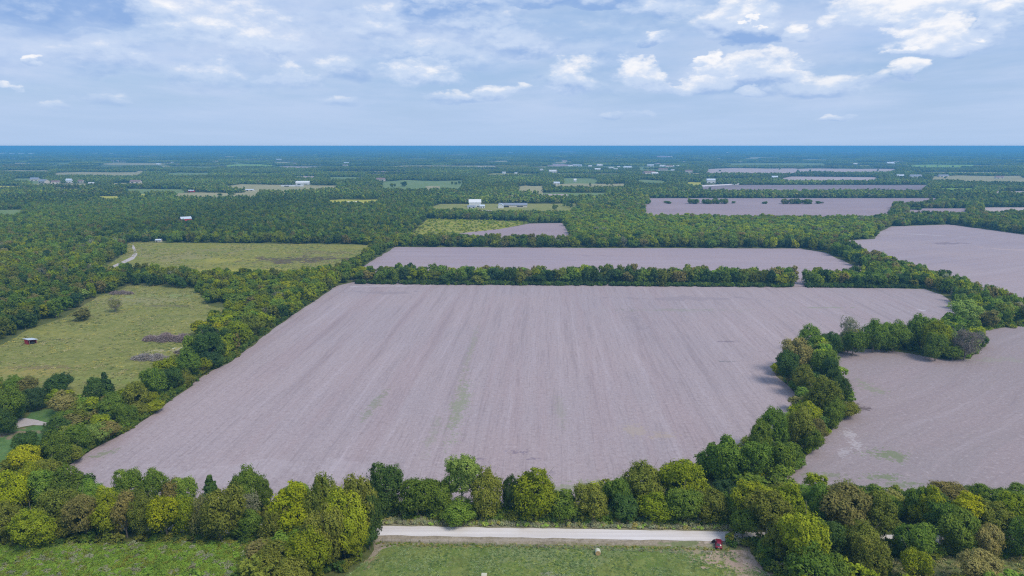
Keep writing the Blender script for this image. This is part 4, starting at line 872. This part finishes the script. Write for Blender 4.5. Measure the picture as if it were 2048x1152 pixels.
def tufts(poly, n, r, h, cols=TG, clus=14):
    p = poly_pts(poly, n*2); v = vnoise(p[:, 0], p[:, 1], clus, 33); p = p[rng.uniform(size=len(p)) < v**1.5*1.4][:n]; n = len(p); A = np.zeros((n, 11)); A[:, :2] = p; A[:, 2] = .01; A[:, 3] = A[:, 4] = rng.uniform(*r, n); A[:, 5] = rng.uniform(*h, n)
    A[:, 6] = rng.uniform(0, 6.28, n); A[:, 7] = rng.integers(0, 4, n); ci = (vnoise(p[:, 0], p[:, 1], 9, 44)*5.99*.6+rng.uniform(0, 2.39, n)).astype(int).clip(0, 5); A[:, 8:11] = cols[ci]*rng.uniform(.8, 1.2, (n, 1)); return A
gn_scatter('pasture_grass', [(TUFT, np.concatenate([tufts(P_pastL, 3000, (.8, 2.0), (.4, 1.0)), tufts(P_pastU, 3000, (1.2, 3.0), (.4, 1.1), clus=25), tufts(P_clear, 900, (.6, 1.6), (.5, 1.2))]))], 'uneven rough grass and weeds across the pastures')
gn_scatter('meadow_grass', [(TUFT, tufts([(690,1150),(765,1098),(800,1088),(1400,1094),(1470,1106),(1545,1152),(1600,1190),(640,1190)], 5500, (.3, .8), (.15, .4), TG*np.array([.75, 1.0, .95]), 5))], 'short uneven grass of the hay meadow')
gn_scatter('weedy_vegetation', [(BUSH, bushes(xs, (1.0, 2.2), (1.0, 2.4), 'YyyGO', 1.3))], 'yellow-green scrub on the far weedy field')

# clumps and single trees left standing between and on the far fields
cl = []
def clump(x0, x1, y, n, key='DGOD', h=(7, 11), dy=.8):
    xs = rng.uniform(x0, x1, n); X, Y = G(xs, y+rng.uniform(-dy, dy, n)); ki = np.array([PK.index(k) for k in rng.choice(list(key), n)]); cl.append(pack(X, Y, rng.uniform(3.5, 5.5, n), rng.uniform(*h, n), ki, 5.2, 11, 5))
clump(1283, 1300, 408, 5); clump(1315, 1342, 407, 4, h=(4, 7)); clump(1370, 1458, 407.5, 34); clump(1462, 1470, 407.5, 2, h=(4, 5)); clump(1512, 1532, 407.5, 3, h=(4, 6)); clump(1565, 1590, 408, 12, 'DBXD'); clump(1594, 1630, 408, 16); clump(1632, 1648, 407.5, 4, h=(3, 5))
clump(1270, 1700, 394.5, 150, dy=.7); clump(1713, 1900, 394.5, 70, dy=.7); clump(1798, 1812, 428, 8, 'DGG'); clump(1815, 1840, 420, 5, 'gyG', (3, 6)); clump(1850, 2060, 408, 60, 'DGO', dy=3)
for x_, y_ in ((783, 374), (789, 374), (826, 360), (838, 361), (848, 361), (858, 361), (905, 369), (912, 369), (919, 369), (925, 368), (1135, 414), (1142, 416), (1128, 412), (1110, 420), (1420, 382), (1595, 342), (1667, 349), (1665, 347), (1620, 344), (1650, 345), (1755, 342), (1820, 333), (1850, 335), (1875, 334), (1905, 334), (1930, 334), (1890, 358), (1215, 370), (1222, 370), (1180, 372), (460, 391), (467, 390), (440, 393), (1440, 344), (1560, 340)): clump(x_-.5, x_+.5, y_, 1)
clump(1605, 1660, 347, 26, 'DG'); clump(1345, 1385, 389, 10)
gn_scatter('field_edge_woods', [(MID, np.concatenate(cl))], 'clumps of trees left standing between the far tilled fields')

# ------------------------------------------------------------------ distant trees standing in the open fields (groups between the far fields) and buildings
def small_tree(px, py, h, r_, k, label):
    x, y = G(px, py); e = empty('tree', (float(x), float(y), 0), random.uniform(0, 6), (r_/5.2, r_/5.2, h/11)); tag(e, label, 'tree', 'trees standing far off in open fields')
    cr = link('crown', MID[random.randrange(5)], e); cr['tint'] = list(PAL[k]); link('trunk', TRM[0], e)
small_tree(808, 373, 14, 9, 'D', 'round dark tree standing in the far green pasture')

# ------------------------------------------------------------------ brush piles
def brush_pile(px, py, L, Wd, Hh, n, tint, label, seed):
    x, y = map(float, G(px, py)); r = np.random.default_rng(seed); e = empty('brush_pile', (x, y, 0), R(-2)); tag(e, label, 'brush pile', 'heaps of cut brush in the left pasture')
    mt = simple('dead_brush', tint, .95, .4, 1.0)
    def sticks(n, l, t, zb):
        u = r.uniform(-1, 1, n); w = r.normal(0, .42, n).clip(-1, 1); env = np.sqrt(np.clip(1-u**2, 0, 1))*(.75+.25*np.sin(u*9+seed))
        c = np.stack([u*L/2, w*Wd/2*env, r.uniform(.1, 1, n)*Hh*env*(1-.8*w**2)*zb+.1], 1)
        d = r.normal(size=(n, 3)); d[:, 2] = d[:, 2]*.45+.25; d /= np.linalg.norm(d, axis=1, keepdims=True); le = r.uniform(.5, 1, (n, 1))*l
        a = c-d*le/2; b = c+d*le/2; th0 = 1; a[:, 2] = np.abs(a[:, 2]); b[:, 2] = np.abs(b[:, 2])
        s = np.cross(d, r.normal(size=(n, 3))); s /= np.linalg.norm(s, axis=1, keepdims=True); q_ = np.cross(d, s); th = r.uniform(.35, 1.3, (n, 1))*t
        V = np.stack([a+s*th, a-s*th*.5+q_*th, a-s*th*.5-q_*th, b+s*th*.4, b-s*th*.2+q_*th*.4, b-s*th*.2-q_*th*.4], 1).reshape(-1, 3)
        k = (np.arange(n)*6)[:, None]; Fc = np.concatenate([k+np.array([[0, 1, 4, 3]]), k+np.array([[1, 2, 5, 4]]), k+np.array([[2, 0, 3, 5]])]); return V, Fc
    V, Fc = sticks(n, 3.6, .10, 1); o = link('branches', mesh_np('branches', V, Fc, mt), e); o['kind'] = 'stuff'
    for i in range(5):
        V, Fc = sticks(3, 7, .16, 1.1); link('log', mesh_np('log', V, Fc, M_pale_log), e)
M_pale_log = simple('bleached_log', (.48, .43, .38), .9, .2)
brush_pile(340, 681, 30, 11, 4.6, 5200, (.30, .235, .23), 'long purplish brown brush pile beside the hedgerow, upper of two', 3)
brush_pile(303, 719, 20, 8, 3.4, 2400, (.34, .31, .29), 'grey brush pile with bleached limbs below the long one', 5)
brush_pile(368, 706, 9, 5, 1.2, 700, (.20, .17, .15), 'small low brush heap touching the hedgerow edge', 6)
brush_pile(243, 588, 17, 9, 2.6, 1500, (.27, .22, .20), 'brown brush pile at the top corner of the left pasture', 7)
brush_pile(1718, 538, 16, 7, 1.8, 1200, (.17, .14, .12), 'brown brush heap at the right corner of the cross stubble field', 8)

# ------------------------------------------------------------------ hay bales
def bale_mats():
    m, N = new_mat('net_wrap'); co = N.n('ShaderNodeTexCoord').outputs['Object']; t = N.noise(N.mapping(co, scale=(14, 1, 14)), 1, 4, .7)
    a = finish(m, N, N.mix(N.ss(t, .3, .7), (.44, .43, .32), (.60, .60, .50)), .7)
    m, N = new_mat('straw_end'); co = N.n('ShaderNodeTexCoord').outputs['Object']; d = N.v('LENGTH', N.mapping(co, scale=(1, 0, 1), loc=(0, 0, -.75)))
    rg = N.m('SINE', N.m('MULTIPLY', N.m('ADD', d, N.m('MULTIPLY', N.noise(co, 5, 4), .3)), 60)); b = finish(m, N, N.mix(N.ss(rg, -1, 1), (.42, .27, .12), (.62, .44, .24)), .95, rg, .6, .03)
    return a, b
M_wrap, M_straw = bale_mats()
def bale(px, py, rot, label):
    x, y = map(float, G(px, py)); e = empty('hay_bale', (x, y, 0), rot); tag(e, label, 'hay bale', 'round bales on the hay meadow')
    n = 40; r = .75; V = []; Fc = []
    for j, (yy, rr) in enumerate(((-.72, .70), (-.66, .745), (-.3, .76), (.3, .76), (.66, .745), (.72, .70))):
        for i in range(n):
            t = 2*math.pi*i/n; fl = 1-.10*max(0, -math.sin(t)-.75)/.25; V.append((rr*math.cos(t), yy, .74+rr*math.sin(t)*fl))
    for j in range(5):
        for i in range(n): Fc.append((j*n+i, j*n+(i+1) % n, (j+1)*n+(i+1) % n, (j+1)*n+i))
    me = bpy.data.meshes.new('wrap'); me.from_pydata(V, [], Fc); me.materials.append(M_wrap); link('wrap', me, e)
    for s in (-1, 1):
        V = [(0, s*.70, .74)]+[(.70*q_*math.cos(2*math.pi*i/n), s*(.70+.02*(1-q_)+(.02 if q_ < 1 else .02)), .74+.70*q_*math.sin(2*math.pi*i/n)) for q_ in (.5, 1) for i in range(n)]
        Fc = [(0, 1+i, 1+(i+1) % n) for i in range(n)]+[(1+i, 1+n+i, 1+n+(i+1) % n, 1+(i+1) % n) for i in range(n)]
        me = bpy.data.meshes.new('straw_end'); me.from_pydata(V, [], Fc); me.materials.append(M_straw); link('straw_end', me, e)
bale(1195.5, 1108.5, R(0), 'round bale with pale wrap and orange straw end near the fence')
bale(968.5, 1157, R(86), 'round bale cut by the bottom edge of the photo')

# ------------------------------------------------------------------ red car with its door open, nose towards the road
M_paint, N = new_mat('red_paint'); finish(M_paint, N, (.22, .010, .032), .28, spec=.5)
M_glass, N = new_mat('car_glass'); finish(M_glass, N, (.03, .035, .04), .06, spec=.8)
M_tyre = simple('tyre_rubber', (.025, .025, .025), .8); M_rim = simple('alloy_rim', (.5, .5, .52), .35, .05, metallic=.8); M_plastic = simple('dark_trim', (.02, .02, .022), .5)
M_lampr, N = new_mat('red_lamp'); finish(M_lampr, N, (.35, .01, .01), .2); M_lampw, N = new_mat('clear_lamp'); finish(M_lampw, N, (.7, .7, .72), .15)
def loft(sections, name, mat, parent, smooth=True):
    bm = bmesh.new(); rings = [[bm.verts.new(p) for p in s] for s in sections]
    for a, b in zip(rings[:-1], rings[1:]):
        n = len(a)
        for i in range(n): bm.faces.new((a[i], a[(i+1) % n], b[(i+1) % n], b[i]))
    bm.faces.new(rings[0][::-1]); bm.faces.new(rings[-1]); bmesh.ops.recalc_face_normals(bm, faces=bm.faces)
    me = bpy.data.meshes.new(name); bm.to_mesh(me); bm.free(); me.materials.append(mat)
    for p in me.polygons: p.use_smooth = smooth
    return link(name, me, parent)
cx, cyy = map(float, G(1437, 1091)); car = empty('parked_car', (cx, cyy, 0), R(-15)); tag(car, 'red car parked by the gravel road with its left front door open', 'car')
def ringc(y, w, zb, zt, top=.82):
    return [(-w*.92, y, zb), (-w, y, zb+.15), (-w, y, zt-.18), (-w*top, y, zt), (w*top, y, zt), (w, y, zt-.18), (w, y, zb+.15), (w*.92, y, zb)]
loft([ringc(-2.30, .78, .38, .78), ringc(-2.2, .88, .28, 1.0), ringc(-1.6, .93, .22, 1.05), ringc(-.6, .94, .22, 1.0), ringc(.7, .94, .22, .98), ringc(1.5, .92, .22, .92), ringc(2.1, .86, .28, .80), ringc(2.32, .72, .38, .66)], 'body', M_paint, car)
def ringt(y, w, zb, zt, ws): return [(-w, y, zb), (-w*.97, y, (zb+zt)/2), (-ws, y, zt), (0, y, zt+.03), (ws, y, zt), (w*.97, y, (zb+zt)/2), (w, y, zb)]
loft([ringt(-2.0, .78, .98, 1.0, .70), ringt(-1.45, .80, .98, 1.42, .60), ringt(.15, .80, .97, 1.45, .60), ringt(.95, .80, .95, .98, .70)], 'window', M_glass, car)
loft([[(-.60, -1.42, 1.425), (.60, -1.42, 1.425), (.60, -1.40, 1.46), (-.60, -1.40, 1.46)], [(-.64, -.6, 1.46), (.64, -.6, 1.46), (.60, -.6, 1.51), (-.60, -.6, 1.51)], [(-.60, .12, 1.45), (.60, .12, 1.45), (.58, .10, 1.48), (-.58, .10, 1.48)]], 'roof', M_paint, car)
for s in (-1, 1):
    for (ya, yb, za, zb2) in ((-2.0, -1.45, 1.0, 1.44), (.95, .15, .98, 1.46)): MB().tube((s*.76, ya, za), (s*.62, yb, zb2), .045, n=5).build('pillar', M_paint, car)
    for yy in (-1.42, 1.42):
        w_ = MB().tube((s*.72, yy, .33), (s*.955, yy, .33), .33, n=18).build('wheel', M_tyre, car); MB().tube((s*.95, yy, .33), (s*.965, yy, .33), .20, n=12).build('rim', M_rim, w_)
    MB().box(s*.52, s*.80, -2.28, -2.20, .72, .90).build('tail_lamp', M_lampr, car); MB().box(s*.46, s*.72, 2.16, 2.28, .58, .72).build('headlight', M_lampw, car)
MB().box(.94, 1.12, .55, .75, .93, 1.05).build('mirror', M_paint, car)
MB().box(-.8, .8, -2.36, -2.24, .36, .52).build('bumper', M_plastic, car); MB().box(-.26, .26, -2.33, -2.29, .62, .74).build('number_plate', M_lampw, car)
dr = MB().prism([(0, .3), (1.05, .3), (1.15, .95), (.95, 1.0), (.40, 1.42), (.1, 1.42), (0, .95)], -.04, .04, 'x'); d_ = dr.build('door', M_plastic, car, loc=(-.97, .72, 0)); d_.rotation_euler = (0, 0, R(118))
MB().prism([(.1, 1.0), (.85, 1.0), (.35, 1.33), (.12, 1.33)], -.055, .055, 'x').build('door_glass', M_glass, d_)

# ------------------------------------------------------------------ fence along the verge and the wooden gate corner
M_post = simple('fence_post_wood', (.30, .25, .2), .95, .3); M_wire = simple('fence_wire', (.35, .34, .33), .6, .1, metallic=.5); M_tpost = simple('steel_post', (.22, .24, .2), .7, .2)
def fence(a, b, n, label, brace_at=()):
    A, B = np.array(list(map(float, G(*a)))), np.array(list(map(float, G(*b)))); e = empty('wire_fence', (A[0], A[1], 0)); tag(e, label, 'fence'); D_ = B-A
    pm = MB().tube((0, 0, -.1), (0, 0, 1.25), .055, n=6).mesh('post', M_tpost)
    for i in range(n+1): link('post', pm, e, (*(D_*i/n), 0))
    for z in (.35, .6, .85, 1.1): MB().tube((0, 0, z), (D_[0], D_[1], z), .012, n=3).build('wire', M_wire, e)
    for t in brace_at:
        c_ = D_*t; MB().tube((c_[0], c_[1], -.1), (c_[0], c_[1], 1.5), .12, n=7).build('corner_post', M_post, e); MB().tube((c_[0]+.1, c_[1], 1.1), (c_[0]+2.3, c_[1], .15), .07, n=6).build('brace', M_post, e)
fence((765, 1084), (1424, 1110), 34, 'wire fence with thin posts between the gravel road and hay meadow', (.48,))
gx, gy = map(float, G(1424, 1110)); e = empty('gate_corner', (gx, gy, 0)); tag(e, 'wooden brace posts at the gate beside the red car', 'fence')
MB().tube((0, 0, -.1), (0, 0, 1.7), .10, n=7).build('post', M_post, e); MB().tube((-.05, .05, 1.1), (-2.3, 1.7, .1), .07, n=6).build('brace', M_pale_log, e); MB().tube((-.05, -.05, 1.1), (-1.2, -1.6, .1), .07, n=6).build('brace', M_pale_log, e)
gx2, gy2 = map(float, G(1449, 1112)); e2 = empty('gate_post', (gx2, gy2, 0)); tag(e2, 'dark upright gate post below the red car', 'fence post'); MB().tube((0, 0, -.1), (0, 0, 1.5), .09, n=7).build('post', M_post, e2); MB().tube((0, 0, 1.5), (0, 0, 1.56), .11, n=7).build('cap', M_tpost, e2)
def pole(px, py, h, label, arm=1.6, mat=M_wood):
    x, y = map(float, G(px, py)); e = empty('utility_pole', (x, y, 0)); tag(e, label, 'pole'); MB().tube((0, 0, 0), (0, 0, h), .16, .11, 7).build('shaft', mat, e); MB().box(-arm, arm, -.07, .07, h-.7, h-.5).build('crossarm', mat, e)
pole(284, 511, 9, 'wooden utility pole beside the curved track in the upper pasture')
pole(244, 528, 7, 'short wooden pole by the lower end of the curved track', 1.0)
pole(167, 852, 5.5, 'pale T shaped pole standing between yard and hedgerow', 1.0, M_white)

# ------------------------------------------------------------------ air
bm = bmesh.new(); bmesh.ops.create_cube(bm, size=1); me = bpy.data.meshes.new('haze'); bm.to_mesh(me); bm.free()
hz = link('haze', me); hz.scale = (78000, 78000, 112.6); hz.location = (0, 0, 55.2); tag(hz, kind='stuff')
m = bpy.data.materials.new('air'); m.use_nodes = True; nt = m.node_tree; nt.nodes.clear()
v = nt.nodes.new('ShaderNodeVolumePrincipled'); v.inputs['Density'].default_value = 1.5e-4; v.inputs['Color'].default_value = (.14, .48, .90, 1); v.inputs['Anisotropy'].default_value = 0.0
o = nt.nodes.new('ShaderNodeOutputMaterial'); nt.links.new(v.outputs[0], o.inputs['Volume']); me.materials.append(m); m.cycles.homogeneous_volume = True
